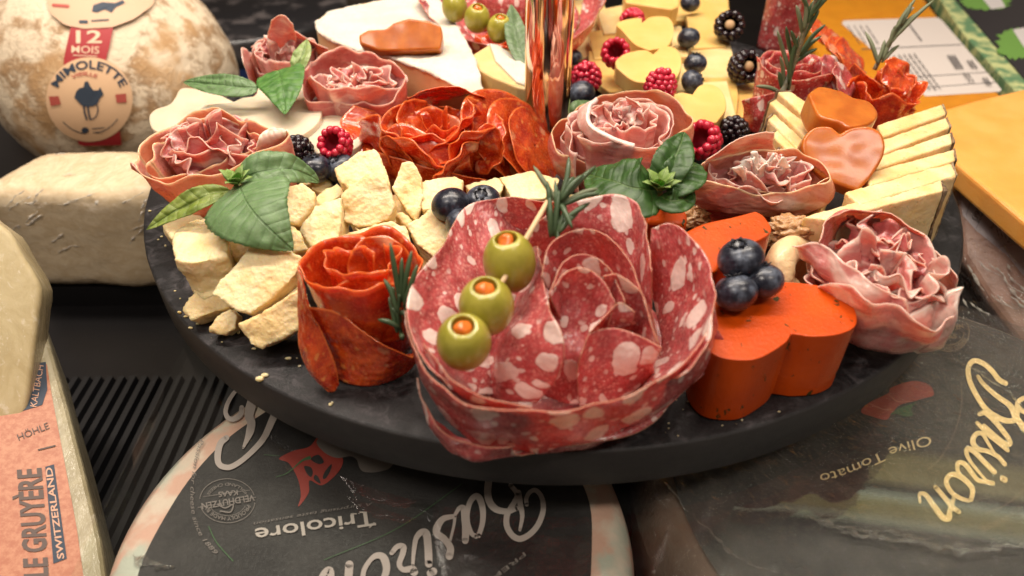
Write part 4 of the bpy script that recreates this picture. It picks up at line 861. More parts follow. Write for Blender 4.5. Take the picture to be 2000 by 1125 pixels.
for (x, y, nb) in [(470, 430, 'under the largest basil leaf'), (520, 470, 'under the middle of the largest basil leaf'), (560, 460, 'under the right edge of the largest basil leaf'), (630, 360, 'below the left blueberry of the back pair'), (600, 345, 'below the light basil leaf tip'), (700, 420, 'left beneath the square top chunk'), (640, 440, 'beneath the broad smooth chunk'), (760, 440, 'in the seam between the long chunk and the square chunk'),
                   (740, 470, 'under the long rounded chunk'), (820, 440, 'at the left edge of the cracked chunk'), (860, 370, 'at the back edge of the pile below the big red rose'), (905, 400, 'behind the trio of blueberries'), (940, 375, 'just behind the right blueberry of the trio'), (850, 480, 'against the speckled sausage rim'), (400, 560, 'between the tall left chunk and the biggest slab'), (560, 520, 'behind the right end of the biggest slab'), (1030, 400, 'behind the cocktail pick'), (690, 300, 'behind the thick rind edged chunk')]:
    r_ = rq.uniform(24, 34); k_ = rq.randint(5, 7); a0 = rq.uniform(0, 6)
    pts = [(x + r_ * rq.uniform(.75, 1.2) * math.cos(a0 + 2 * math.pi * i / k_), y + r_ * .72 * rq.uniform(.75, 1.2) * math.sin(a0 + 2 * math.pi * i / k_)) for i in range(k_)]
    chunk(pts, rq.uniform(.95, 1.35), rq.uniform(0, 25), .9, 'low hard cheese bit ' + nb, 80 + nf, b=rq.uniform(-150, -30)); nf += 1
rc = random.Random(8)
V, F = [], []
for i in range(90):
    x, y = rc.choice([(rc.uniform(300, 590), rc.uniform(470, 760)), (rc.uniform(560, 1000), rc.uniform(320, 540)), (rc.uniform(1300, 1700), rc.uniform(780, 860))]); c = P(x, y, .02)
    if c.x ** 2 + c.y ** 2 > 350: continue
    s = rc.uniform(.012, .04); v, f = sphere(c, s, 6, 4, (rc.uniform(.7, 1.8), rc.uniform(.6, 1.2), .7)); V, F = join([(V, F), (v, f)])
tag(mk('cheese_dust', V, F, PARM, org=(0, 0, 0)), 'fine cheese dust and grains sprinkled on the slate around the hard cheese pile', 'crumbs', kind='stuff')
# white flower-cut slices
def flower(pts, z, lb, th=.55): return tag(slab('white_cheese_slice', pts, z, th, WHITE, smooth_n=90, bevel=.06, taper=1), lb, 'cheese slice', 'white flower cut cheese slices')
flower([(291, 232), (302, 214), (330, 204), (342, 190), (356, 172), (400, 176), (440, 190), (470, 210), (470, 245), (400, 262), (310, 258)], 1.6, 'white scalloped cheese slice at far left, half under the left ham rose')
flower([(380, 235), (400, 206), (450, 200), (474, 190), (498, 186), (508, 160), (524, 182), (560, 164), (600, 160), (622, 190), (628, 222), (610, 250), (560, 275), (470, 285), (400, 270)], 2.2, 'largest white scalloped cheese slice with a basil leaf lying on it')
flower([(600, 240), (622, 222), (650, 212), (690, 215), (720, 240), (700, 285), (640, 300), (590, 285)], 1.9, 'white scalloped cheese slice between the raspberry and the big red sausage rose')
flower([(545, 262), (580, 240), (625, 238), (650, 262), (640, 300), (580, 300)], 1.5, 'lowest white cheese slice, behind the left blackberry')
# soft white rinded cheese
BRS = M_cheese('soft_cheese_side', (.80, .53, .28), (.74, .46, .22), .03, .4); BRT = M_cheese('bloomy_rind', (.64, .59, .50), (.58, .52, .43), .09, .75, coat=0)
t = thing('soft_cheese_wedge', P(780, 120, 0), 'big soft cheese wedge with chalky white rind on top, carrying a brown paste heart', 'soft cheese')
BT = [(615, 42), (640, 22), (700, 8), (780, -8), (850, -14), (876, 20), (905, 70), (930, 115), (948, 192), (915, 180), (880, 162), (840, 140), (790, 120), (750, 106), (700, 98), (650, 78), (620, 60)]
zb2 = 3.3
o = slab('paste', BT, zb2, 3.2, BRS, t, bevel=.12, taper=1); o = slab('top_rind', [(x + (-1 if x < 780 else 1), y) for x, y in BT], zb2 + .1, .22, BRT, t, bevel=.08, taper=1); craggy(o, .09, .05, .02)
t = thing('soft_cheese_wedge', P(975, 160, 0), 'small soft cheese wedge with cut yellow face right beside the copper post', 'soft cheese')
o = slab('paste', [(920, 108), (958, 85), (1000, 100), (1030, 130), (1034, 175), (1010, 170), (960, 150), (935, 135)], 3.0, 2.9, PALE, t, bevel=.1, taper=1)
slab('top_rind', [(956, 84), (972, 86), (1036, 132), (1036, 168), (1010, 160), (968, 118)], 3.12, .16, BRT, t, bevel=.05, taper=1)
# yellow layered slices
YS = [([(1120, 0), (1170, -10), (1195, 40), (1150, 110), (1118, 120)], .7, 'leftmost layered yellow cheese slice beside the speckled sausage fan'), ([(1150, 62), (1200, 55), (1240, 62), (1250, 110), (1160, 115)], 1.3, 'yellow cheese slice under the left raspberry of the layered bed'), ([(1165, 20), (1215, 10), (1260, 20), (1262, 60), (1180, 66)], 1.5, 'back left yellow cheese slice of the layered bed'),
      ([(1150, 100), (1250, 95), (1262, 150), (1250, 180), (1190, 180), (1150, 150)], 1.0, 'yellow cheese slice under the raspberry nearest the copper post'), ([(1240, 60), (1330, 50), (1345, 110), (1250, 120)], 1.4, 'yellow cheese slice between the two upper cheese hearts'), ([(1340, 28), (1400, 18), (1420, 40), (1418, 90), (1350, 95)], 1.2, 'yellow cheese slice behind the upper blackberry'),
      ([(1345, 88), (1425, 80), (1435, 120), (1432, 150), (1372, 160)], 1.0, 'yellow cheese slice right of the three stacked blueberries'), ([(1370, 145), (1435, 140), (1442, 185), (1438, 225), (1390, 240)], .9, 'yellow cheese slice with a curved edge beside the middle blackberry'), ([(1240, 110), (1345, 100), (1380, 170), (1400, 240), (1330, 250), (1240, 190)], .8, 'broad yellow cheese slice beneath the cheese hearts'), ([(1420, 170), (1478, 160), (1490, 240), (1430, 250)], .6, 'rightmost yellow cheese slice behind the front blackberry'), ([(1290, 165), (1420, 158), (1440, 235), (1330, 240)], 1.3, 'yellow cheese slice under the frontmost cheese heart'), ([(1310, -20), (1420, -30), (1425, 30), (1320, 40)], 1.0, 'back yellow cheese slice under the topmost blueberry')]
for i, (p, z, lb) in enumerate(YS): tag(slab('yellow_cheese_slice', p, z, .42 + .1 * (z > 1), (PALE, YEL)[i % 2], bevel=.04, taper=1, a=random.uniform(0, 5)), lb, 'cheese slice', 'layered yellow cheese slices')
def heart(name, pts, z, th, mat, lb, cat, a=0, b=-90, n=120, bevel=.1, **k):
    o = slab(name, pts, z, th, mat, a=a, b=b, smooth_n=0, bevel=bevel, taper=1, **k); return tag(o, lb, cat)
def hs(pts, n=70):
    """smooth closed outline keeping sharp corners where a point is repeated"""
    out = []; m_ = len(pts); cor = [i for i in range(m_) if len(pts[i]) > 2]
    if not cor: return [(p.x, p.y) for p in even(spline([(x, y, 0) for x, y in pts], n * 3, True), n, True)]
    for k_ in range(len(cor)):
        i0 = cor[k_]; i1 = cor[(k_ + 1) % len(cor)]; idx = [i0]
        while True:
            nx_ = (idx[-1] + 1) % m_; idx.append(nx_)
            if nx_ == i1: break
        seg = [Vector((pts[i][0], pts[i][1], 0)) for i in idx]; q = spline(seg, max(4, n * len(seg) // m_)) if len(seg) > 2 else seg
        out += [(p.x, p.y) for p in q[:-1]]
    return out
heart('heart_cheese', hs([(1214, 58, 1), (1204, 48), (1216, 40), (1250, 34), (1254, 44, 1), (1272, 33), (1305, 34), (1316, 56), (1306, 88), (1268, 98, 1), (1240, 86)]), 2.8, .75, YEL, 'heart shaped yellow cheese right behind the middle heart', 'cheese heart', a=6)
heart('heart_cheese', hs([(1204, 132, 1), (1203, 118), (1222, 104), (1258, 97), (1276, 105, 1), (1296, 90), (1322, 96), (1332, 122), (1320, 152), (1290, 160), (1240, 158)]), 2.7, .9, YEL, 'middle heart shaped yellow cheese with a raspberry at its front', 'cheese heart', a=6)
heart('heart_cheese', hs([(1312, 186, 1), (1330, 180), (1352, 184, 1), (1368, 166), (1395, 166), (1414, 184), (1418, 212), (1400, 238, 1), (1360, 240), (1320, 220)]), 2.3, .8, YEL, 'frontmost heart shaped yellow cheese behind the blackberry and hollow raspberry', 'cheese heart', a=4)
heart('block_cheese', [(1218, -18), (1330, -25), (1326, 12), (1312, 18), (1222, 4)], 3.0, 1.2, YEL, 'thick yellow cheese block cut off by the top frame edge', 'cheese block', a=6)
# firm slices fanned out, right and left
FR = [([(1712, 243), (1840, 203), (1848, 222), (1722, 266)], 3.2), ([(1712, 276), (1848, 228), (1856, 248), (1720, 300)], 3.2), ([(1708, 306), (1856, 258), (1862, 279), (1712, 330)], 3.2), ([(1690, 338), (1862, 289), (1867, 313), (1700, 362)], 3.2), ([(1650, 374), (1858, 316), (1868, 342), (1680, 400)], 3.15), ([(1566, 424), (1700, 384), (1836, 346), (1846, 372), (1740, 398), (1620, 428)], 3.1)]
FL = ['rearmost', 'second from the back', 'third from the back', 'fourth from the back', 'second from the front', 'frontmost, showing its broad amber face,']
def fan(name, p, z, lb, ends, th, lean=(0, 0)):
    cx = sum(q[0] for q in p) / len(p); cy = sum(q[1] for q in p) / len(p)
    t = thing(name, P(cx, cy, 0), lb, 'cheese slice', 'fanned firm cheese slices')
    pts = [P(q[0], q[1], z) for q in p]; m_ = len(pts); V, F = [], []
    o = slab('paste', p, z, th, FAN, t, bevel=.05, taper=1, thdir=Vector((lean[0], lean[1], -1)), jit=.09)
    craggy(o, .075, .02, .008, chip=.01)
    a_, b_ = ends; A_, B_ = P(*p[a_], z), P(*p[b_], z); out = ((A_ + B_) / 2 - P(cx, cy, z)); out.z = 0; out.normalize()
    V = [A_ + out * -.02 + Vector((0, 0, .02)), B_ + out * -.02 + Vector((0, 0, .02)), B_ + out * .12, A_ + out * .12]; V += [v + Vector((lean[0], lean[1], -1)) * th for v in V]
    o = mk('rind', V, [(0, 1, 2, 3), (7, 6, 5, 4), (0, 4, 5, 1), (1, 5, 6, 2), (2, 6, 7, 3), (3, 7, 4, 0)], RIND, t, smooth=False); craggy(o, .06, .02, .012)
    return t
for i, (p, z) in enumerate(FR): fan('fanned_cheese_slice', p, z, f'firm cheese slice in the right hand fan, {FL[i]} of six', (1, 2) if i < 5 else (2, 3), z - .05, (.03, -.02 - .01 * i))
LF = [([(1518, 178), (1548, 178), (1620, 232), (1590, 244)], 3.2), ([(1502, 200), (1516, 192), (1592, 256), (1580, 276)], 3.1), ([(1500, 232), (1512, 220), (1588, 290), (1580, 312)], 3.0), ([(1508, 262), (1520, 250), (1600, 320), (1592, 346)], 2.9), ([(1520, 292), (1532, 280), (1630, 366), (1612, 392)], 2.7)]
for i, (p, z) in enumerate(LF): fan('fanned_cheese_slice', p, z, 'dark rinded cheese slice in the left hand fan, ' + ['rearmost', 'second from the back', 'middle', 'second from the front', 'frontmost'][i] + ' of five', (0, 1), z - .05, (-.05, 0))
# brown paste hearts
def memb(pts, z, a, b, th, lb): o = slab('paste_heart', pts, z, th, MEMB, a=a, b=b, bevel=.1, taper=1); craggy(o, .06, .012, .0); return tag(o, lb, 'paste heart', 'brown fruit paste hearts')
memb(hs([(1578, 182, 1), (1600, 168), (1640, 176), (1668, 190, 1), (1700, 198), (1716, 222), (1700, 240), (1660, 248), (1640, 238), (1600, 225)]), 4.6, 8, -60, 1.1, 'brown fruit paste heart lying flat behind the glossy upright one on the fanned slices')
memb(hs([(1641, 262, 1), (1620, 246), (1588, 250), (1568, 276), (1574, 312), (1610, 348), (1676, 374, 1), (1706, 340), (1728, 300), (1724, 262), (1696, 246), (1662, 250)]), 4.1, 42, -100, .9, 'glossy brown fruit paste heart tilted toward the viewer on the fanned slices')
memb([(700, 68), (718, 58), (752, 56), (768, 44), (800, 35), (836, 40), (862, 50), (864, 72), (860, 96), (800, 99), (740, 100), (702, 86)], 4.4, 48, -90, 1.0, 'matte brown fruit paste heart on the soft white cheese at the back left')
# orange herb cheeses
OH = hs([(1372, 618), (1384, 580), (1420, 560), (1470, 552), (1560, 552), (1640, 568), (1668, 600), (1672, 634), (1640, 652), (1590, 657), (1562, 654), (1546, 652, 1), (1530, 672), (1480, 700), (1430, 702), (1392, 690), (1366, 655)], 110)
o = tag(slab('herb_cheese_heart', OH, 2.75, 2.7, HERB, bevel=.13, taper=1.0), 'thick bright orange herbed cheese heart lying flat with three blueberries on its back edge', 'cheese heart')
o = tag(slab('herb_cheese_piece', hs([(1322, 462, 1), (1370, 438), (1430, 424), (1476, 412, 1), (1494, 424), (1506, 452), (1470, 474), (1425, 486), (1404, 504, 1), (1396, 530), (1330, 530)]), 3.5, 3.4, HERB, a=4, b=-90, bevel=.12, taper=1, thdir=Vector((0, 0, -1))), 'upright orange herbed cheese piece behind the three blueberries', 'cheese piece')
o = tag(slab('herb_cheese_piece', [(1262, 398), (1300, 390), (1332, 396), (1344, 420), (1340, 440), (1262, 436)], 2.9, 2.8, HERB, a=30, b=-90, bevel=.14, taper=1, thdir=Vector((0, 0, -1))), 'small orange herbed cheese piece under the dark basil sprig', 'cheese piece')
# ------------------------------------------------------------------ board: cured meats
def pr(rim, z=None): return [(p[0], p[1], p[2] if len(p) > 2 else z) for p in rim]
RG = 'folded cured meat roses on the slate'
def petals(t, c, mats, R_, z, s, seed, bn=.33, ec=.72):
    rn = random.Random(seed)
    for i, m_ in enumerate(mats):
        f = math.sqrt((i + .5) / len(mats)); a = i * 137.5 + rn.uniform(-25, 25); r = R_ * f
        disc('petal', (c.x + r * math.cos(rad(a)), c.y + r * math.sin(rad(a)) * .85, z + .55 - .8 * f * f + rn.uniform(-.15, .15)), s * rn.uniform(.75, 1.15), a + 180 + rn.uniform(-40, 40), 48 + 22 * f + rn.uniform(-12, 12), m_, t, bend=bn * rn.uniform(.5, 1.5), bax=rn.uniform(60, 120), wave=.3, ecc=ec * rn.uniform(.85, 1.15), thick=.05)
# ---- the big speckled one in front
t = thing('salami_rose', P(1110, 760, 0), 'largest speckled pink sausage rose at the front, holding the three olives on a pick', 'salami rose')
S_ = lambda *c, **k: patch('slice', c, SAL, t, **k)
disc('slice', P(1120, 700, .9), 3.4, -90, 8, SAL, t, dish=.03)
S_([(880, 850, .5), (930, 860, .5), (1000, 860, .5), (1080, 855, .5)], [(826, 800, 1.2), (880, 880, .5), (960, 884, .4), (1060, 878, .4)], [(820, 770, 1.9), (850, 845, 1.1), (915, 893, .75), (1010, 888, .7)], [(814, 738, 2.5), (835, 800, 2.0), (900, 862, 1.5), (1000, 872, 1.3)], amp=.08)
S_([(1340, 640, 3), (1360, 680, 2.4), (1330, 720, 1.9), (1290, 760, 1.4), (1240, 800, 1), (1200, 840, .5)], [(1365, 630, 3.2), (1392, 676, 2.5), (1366, 712, 2.0), (1320, 755, 1.4), (1270, 798, .9), (1225, 842, .5)], [(1385, 620, 3.4), (1417, 672, 2.6), (1402, 708, 2.1), (1352, 750, 1.5), (1298, 800, .9), (1250, 842, .5)])
# left large slice
S_([(1062, 450, 3.4), (1052, 520, 2.6), (1035, 580, 2.0), (1012, 640, 1.6), (1000, 690, 1.4), (990, 730, 1.2), (975, 770, 1.2)], [(1010, 430, 3.8), (985, 500, 3.3), (950, 560, 3.0), (920, 620, 2.7), (905, 670, 2.5), (915, 720, 2.2), (935, 770, 1.9)], [(990, 405, 4.2), (925, 440, 4.1), (882, 500, 3.9), (848, 560, 3.8), (838, 640, 3.4), (858, 705, 3.1), (905, 765, 2.9)],
   [(985, 392, 4.5), (945, 384, 4.6), (896, 424, 4.5), (864, 482, 4.4), (815, 540, 4.3), (792, 600, 4.1), (812, 672, 3.9), (870, 748, 3.6)], amp=.09) if 0 else \
S_([(1062, 450, 3.4), (1052, 520, 2.6), (1035, 580, 2.0), (1012, 640, 1.6), (1000, 690, 1.4), (990, 730, 1.2), (975, 770, 1.2)], [(1010, 430, 3.8), (985, 500, 3.3), (950, 560, 3.0), (920, 620, 2.7), (905, 670, 2.5), (915, 720, 2.2), (935, 770, 1.9)], [(996, 405, 4.2), (930, 445, 4.1), (885, 505, 3.9), (846, 570, 3.8), (838, 640, 3.4), (858, 705, 3.1), (905, 765, 2.9)], [(1000, 385, 4.6), (912, 402, 4.6), (864, 478, 4.4), (808, 546, 4.3), (792, 606, 4.1), (812, 680, 3.9), (880, 760, 3.6)], amp=.07, nu=90, nv=40, edges='t')
# outer front wrap
S_([(806, 640, 2.9), (824, 725, 2.1), (858, 800, 1.5), (905, 850, .9), (960, 878, .5), (1030, 884, .35), (1110, 878, .3), (1180, 862, .35), (1240, 838, .5), (1310, 790, 1.0), (1370, 725, 1.8), (1396, 650, 2.9)],
   [(794, 620, 3.4), (810, 702, 2.9), (846, 768, 2.5), (900, 818, 2.1), (960, 842, 1.8), (1035, 850, 1.8), (1125, 842, 1.8), (1195, 826, 1.9), (1260, 800, 2.1), (1325, 755, 2.5), (1380, 695, 3.0), (1400, 630, 3.5)],
   [(792, 606, 4.0), (811, 682, 3.9), (848, 738, 3.7), (900, 780, 3.6), (960, 801, 3.5), (1040, 804, 3.5), (1130, 796, 3.5), (1200, 781, 3.6), (1268, 753, 3.7), (1330, 712, 3.9), (1373, 660, 4.1), (1397, 590, 4.3)], nu=150, nv=30, amp=.10, nscale=.9, edges='tb')
S_([(830, 690, 2.9), (860, 742, 2.4), (905, 786, 2.0), (960, 806, 1.8), (1040, 812, 1.8)], [(830, 690, 3.5), (858, 736, 3.3), (905, 776, 3.1), (960, 794, 2.9), (1040, 800, 2.8)], [(828, 670, 4.0), (862, 722, 3.9), (912, 762, 3.8), (965, 783, 3.6), (1040, 793, 3.4)])
# back slice
S_([(1040, 560, 2.4), (1090, 560, 2.2), (1140, 560, 2.1), (1190, 580, 2.0), (1225, 620, 1.9), (1262, 660, 1.7), (1290, 700, 1.5)], [(1035, 490, 3.8), (1085, 475, 3.9), (1140, 470, 3.9), (1200, 475, 3.8), (1235, 500, 3.6), (1255, 560, 3.2), (1275, 610, 2.9)], [(1040, 440, 4.6), (1085, 408, 5.0), (1145, 388, 5.1), (1205, 379, 5.1), (1248, 402, 5.0), (1264, 460, 4.8), (1272, 530, 4.5)], amp=.08, nu=80, nv=34)
S_([(985, 470, 3.2), (1020, 470, 3.2), (1060, 470, 3.2), (1100, 480, 3.2)], [(960, 420, 4.1), (1010, 415, 4.2), (1065, 412, 4.2), (1120, 415, 4.2)], [(950, 392, 4.6), (1005, 384, 4.8), (1060, 392, 4.7), (1120, 396, 4.7)])
# right slice
S_([(1264, 520, 3.3), (1266, 560, 2.7), (1280, 600, 2.3), (1290, 640, 1.9), (1290, 680, 1.6), (1280, 710, 1.3), (1262, 735, 1.2), (1230, 770, 1.1)], [(1268, 480, 4.2), (1295, 500, 3.9), (1325, 540, 3.6), (1342, 590, 3.4), (1345, 640, 3.1), (1330, 690, 2.7), (1300, 730, 2.4), (1260, 765, 2.1)], [(1272, 446, 4.7), (1308, 436, 4.9), (1346, 458, 4.9), (1384, 512, 4.7), (1397, 570, 4.5), (1392, 635, 4.3), (1368, 690, 4.1), (1325, 735, 3.8)], amp=.08, nu=90, nv=36)
# inner arch, mound and folds
S_([(1092, 600, 2.8), (1096, 575, 3.0), (1112, 556, 3.1), (1142, 548, 3.1), (1172, 560, 3.0), (1196, 595, 2.8), (1212, 645, 2.3), (1225, 700, 1.8)], [(1070, 560, 3.9), (1082, 516, 4.2), (1110, 492, 4.3), (1148, 490, 4.2), (1190, 508, 4.0), (1222, 560, 3.6), (1245, 625, 3.1), (1260, 690, 2.4)], [(1056, 540, 4.5), (1066, 490, 4.9), (1096, 458, 5.1), (1136, 447, 5.1), (1184, 460, 5.0), (1228, 510, 4.7), (1258, 590, 4.2), (1288, 672, 3.5)], amp=.05, nu=100, nv=34)
S_([(1100, 640, 2.8), (1110, 600, 3.0), (1140, 580, 3.1), (1170, 595, 3.0), (1185, 640, 2.7)], [(1086, 600, 3.9), (1100, 545, 4.2), (1140, 525, 4.3), (1180, 545, 4.1), (1208, 610, 3.6)], [(1074, 575, 4.4), (1094, 520, 4.75), (1138, 497, 4.8), (1188, 522, 4.6), (1222, 590, 4.1)], amp=.05, nu=80)
S_([(1062, 775, 1.1), (1090, 785, 1.1), (1120, 788, 1.1), (1145, 780, 1.2), (1150, 750, 1.4)], [(1062, 690, 2.5), (1085, 695, 2.5), (1120, 700, 2.45), (1150, 700, 2.5), (1170, 690, 2.5)], [(1066, 610, 3.7), (1090, 598, 3.6), (1128, 596, 3.5), (1165, 610, 3.6), (1190, 640, 3.5)], [(1080, 556, 4.5), (1100, 535, 4.7), (1136, 525, 4.8), (1176, 545, 4.6), (1202, 590, 4.2)], amp=.11, nu=80, nv=40)
S_([(1040, 520, 3.2), (1008, 590, 2.6), (978, 640, 2.2), (955, 690, 1.9), (945, 735, 1.5), (955, 785, 1.1)], [(1046, 500, 4.0), (1030, 570, 3.6), (1012, 625, 3.3), (998, 680, 3.0), (990, 730, 2.3), (995, 780, 1.5)], [(1052, 480, 4.7), (1058, 545, 4.3), (1070, 595, 4.2), (1092, 642, 4.1), (1102, 695, 3.5), (1084, 745, 2.6), (1050, 785, 1.6)], amp=.11, nu=90, nv=36)
S_([(1132, 792, 1.0), (1160, 788, 1.1), (1200, 780, 1.2), (1240, 765, 1.3), (1280, 735, 1.5)], [(1126, 740, 2.3), (1150, 715, 2.6), (1192, 712, 2.6), (1235, 712, 2.7), (1278, 712, 2.6)], [(1134, 690, 3.3), (1152, 650, 3.7), (1195, 640, 3.7), (1240, 652, 3.6), (1292, 680, 3.5)], amp=.05, nu=80, nv=34)
S_([(1165, 660, 2.2), (1205, 665, 2.2), (1245, 665, 2.2), (1275, 670, 2.3)], [(1172, 600, 3.4), (1205, 595, 3.5), (1240, 610, 3.4), (1270, 640, 3.0)], [(1180, 540, 4.6), (1208, 535, 4.6), (1242, 562, 4.4), (1272, 620, 3.9)], amp=.08)
S_([(1150, 655, 3.0), (1180, 650, 3.0), (1200, 640, 3.0), (1220, 640, 2.9)], [(1155, 635, 3.6), (1180, 625, 3.7), (1205, 615, 3.7), (1235, 630, 3.5)], [(1150, 650, 3.9), (1180, 618, 4.1), (1210, 590, 4.1), (1240, 610, 3.9)], amp=.04)
# ---- back speckled one
t = thing('salami_rose', P(1000, 60, 0), 'speckled sausage fan at the very back behind the copper post, holding olives', 'salami rose')
S_ = lambda *c, **k: patch('slice', c, SAL, t, **k)
disc('slice', P(1000, 30, 1.2), 4.4, -90, 10, SAL, t)
S_([(870, -10, 2), (900, 50, 1.6), (950, 90, 1.2), (1040, 105, 1.0), (1100, 90, 1.3), (1130, 50, 1.8), (1140, -20, 2.2)], [(840, -10, 3), (872, 58, 2.2), (938, 112, 1.6), (1040, 124, 1.4), (1115, 104, 1.8), (1152, 58, 2.4), (1170, -20, 3)], [(812, -12, 4.2), (846, 42, 3.5), (926, 84, 2.9), (1040, 98, 2.6), (1120, 72, 3.1), (1166, 30, 3.7), (1194, -30, 4.4)], nu=110, amp=.1)
S_([(930, 60, 1.5), (980, 70, 1.4), (1040, 70, 1.4), (1100, 60, 1.6)], [(930, 10, 3.2), (985, 25, 3.2), (1050, 25, 3.2), (1110, 10, 3.3)], [(925, -30, 4.5), (990, -30, 4.6), (1060, -25, 4.6), (1125, -25, 4.5)])
cc_ = P(1065, 20, 0); rose('slice', (cc_.x, cc_.y, 0), SAL, t, r0=.4, r1=2.6, turns=2.4, h0=3.6, h1=3.4, zb=.6, ecc=(1.2, 1), ruf=.25)
# ---- upper right pair
t = thing('salami_roll', P(1515, 80, 0), 'upright rolled speckled sausage cylinder reaching out of the top frame edge', 'salami roll')
c = P(1516, 92, 0); rose('slice', (c.x, c.y, 0), SAL2, t, r0=.3, r1=1.45, turns=3.2, h0=4.4, h1=4.3, zb=0, ruf=.05, flare=.02, hn=.12, amp=.04)
t = thing('salami_rose', P(1550, 200, 0), 'round speckled sausage rose behind the pasted hearts, pierced by the tall rosemary stem', 'salami rose')
c = P(1550, 128, 2.9); rose('slice', (c.x, c.y, 0), SAL2, t, r0=.3, r1=2.15, turns=3.0, h0=3.3, h1=2.9, zb=.05, ruf=.12, flare=.12, ecc=(1.0, .9), hn=.25)
patch('slice', [[(1450, 245, .3), (1480, 262, .3), (1500, 250, .3)], [(1452, 215, 1.4), (1482, 228, 1.4), (1504, 215, 1.4)], [(1448, 195, 2.1), (1480, 188, 2.3), (1512, 180, 2.3)]], SAL2, t)
disc('slice', P(1628, 150, 2.6), 1.2, -40, 50, SAL, t); disc('slice', P(1650, 165, 2.5), 1.2, -30, 55, SAL, t)
# ---- chorizo roses
t = thing('chorizo_rose', P(870, 290, 0), 'big wide red paprika sausage rose in front of the copper post', 'chorizo rose')
C_s = lambda *c, **k: patch('slice', c, CHO, t, **k)
C_s([(720, 345, .2), (770, 330, .3), (800, 270, .6), (800, 230, .9)], [(690, 330, 1.0), (730, 300, 1.4), (750, 255, 1.6), (765, 225, 1.9)], [(705, 322, 1.3), (690, 275, 1.9), (664, 240, 2.3), (690, 206, 2.7), (790, 192, 2.8)][0:4], amp=.05)
C_s([(740, 380, .1), (800, 385, .1), (860, 388, .1), (920, 385, .1), (960, 370, .1)], [(720, 340, 1.0), (790, 362, .9), (850, 372, .8), (910, 372, .8), (955, 355, .9)], [(715, 290, 2.4), (775, 308, 2.2), (840, 328, 2.0), (900, 342, 1.8), (950, 350, 1.4)], nu=90)
C_s([(760, 330, .8), (820, 345, .8), (880, 350, .8), (930, 340, .8)], [(750, 290, 2.2), (810, 320, 2.0), (870, 335, 1.9), (920, 325, 1.9)], [(742, 262, 3.0), (785, 240, 3.4), (850, 268, 3.1), (915, 282, 2.8)], nu=80, amp=.07)
c = P(860, 262, 2.7); rose('slice', (c.x, c.y, 0), CHO, t, r0=.3, r1=1.9, turns=2.6, h0=3.2, h1=2.3, zb=.3, ecc=(1.2, .85), ruf=.26, rf=1.9, flare=.2, hn=.6, n=400, amp=.05)
petals(t, c, [CHO] * 13, 2.4, 2.1, 1.65, 12, .06, .95)
C_s([(800, 215, 1.5), (850, 205, 1.5), (900, 205, 1.5), (950, 215, 1.5)], [(795, 195, 3.0), (850, 185, 3.1), (905, 185, 3.1), (950, 200, 3.0)], [(800, 190, 3.6), (850, 172, 4.0), (905, 173, 4.0), (945, 190, 3.6)], amp=.06)
C_s([(905, 350, .3), (930, 355, .3), (960, 350, .3), (985, 345, .3)], [(908, 300, 2.0), (930, 290, 2.4), (960, 290, 2.4), (985, 310, 1.8)], [(912, 290, 2.4), (925, 262, 3.1), (950, 240, 3.5), (975, 252, 3.2)], amp=.05)
disc('slice', P(985, 262, 2.1), 2.35, -35, 48, CHO, t, bend=.05, bax=20, dish=-.03)
disc('slice', P(1022, 275, 1.8), 2.2, -25, 52, CHO, t, bend=.05, dish=-.03)
disc('slice', P(1045, 285, 1.5), 1.9, -20, 55, CHO, t)
t = thing('chorizo_rose', P(695, 680, 0), 'small tightly rolled red paprika sausage rose at the front left of the slate', 'chorizo rose')
C_s = lambda *c, **k: patch('slice', c, CHO, t, **k)
c = P(690, 545, 3.9); rose('slice', (c.x - .1, c.y + 1.0, 0), CHO, t, r0=.42, r1=1.95, turns=2.3, h0=4.0, h1=3.5, zb=.2, ecc=(1.15, .95), ruf=.14, rf=1.5, flare=.25, hn=.35, amp=.03)
C_s([(650, 735, .1), (690, 752, .05), (740, 752, .05), (790, 730, .1), (815, 705, .3)], [(630, 670, 1.3), (680, 700, 1.0), (735, 715, .9), (785, 700, .9), (818, 690, .8)], [(602, 600, 3.0), (655, 610, 2.8), (705, 642, 2.3), (755, 678, 1.8), (806, 700, 1.2)], nu=90, nv=36, amp=.05, fine=.015)
C_s([(655, 640, 1.5), (700, 660, 1.4), (750, 670, 1.3), (790, 660, 1.2)], [(645, 600, 2.6), (700, 610, 2.6), (750, 610, 2.6), (785, 610, 2.4)], [(640, 570, 3.6), (680, 545, 3.9), (730, 530, 3.9), (775, 525, 3.7)], nu=80, amp=.05)
C_s([(640, 765, .1), (652, 764, .1), (662, 750, .2)], [(590, 700, 1.0), (618, 730, .9), (655, 710, 1.0)], [(582, 620, 2.4), (600, 625, 2.5), (625, 640, 2.3)], [(580, 520, 4.2), (590, 545, 4.0), (600, 600, 3.2)], nu=50, nv=60, amp=.05, edges='lr')
C_s([(590, 600, 2.4), (620, 600, 2.4), (660, 600, 2.4), (700, 600, 2.4)], [(578, 540, 3.9), (605, 540, 3.8), (650, 545, 3.7), (700, 560, 3.5)], [(582, 512, 4.3), (610, 492, 4.4), (665, 488, 4.4), (725, 505, 4.2)], nu=70, amp=.05) if 0 else None
disc('slice', P(742, 520, 3.2), 1.05, -80, 70, CHO, t)
t = thing('chorizo_rose', P(1730, 205, 0), 'small glossy red sausage rose with a pale rosemary stem, at the right back', 'chorizo rose')
c = P(1735, 175, 2.3); rose('slice', (c.x, c.y, 0), CHO, t, r0=.25, r1=1.9, turns=2.6, h0=2.9, h1=2.1, zb=.1, ruf=.25, rf=2, ecc=(1.1, .9), hn=.5, amp=.05)
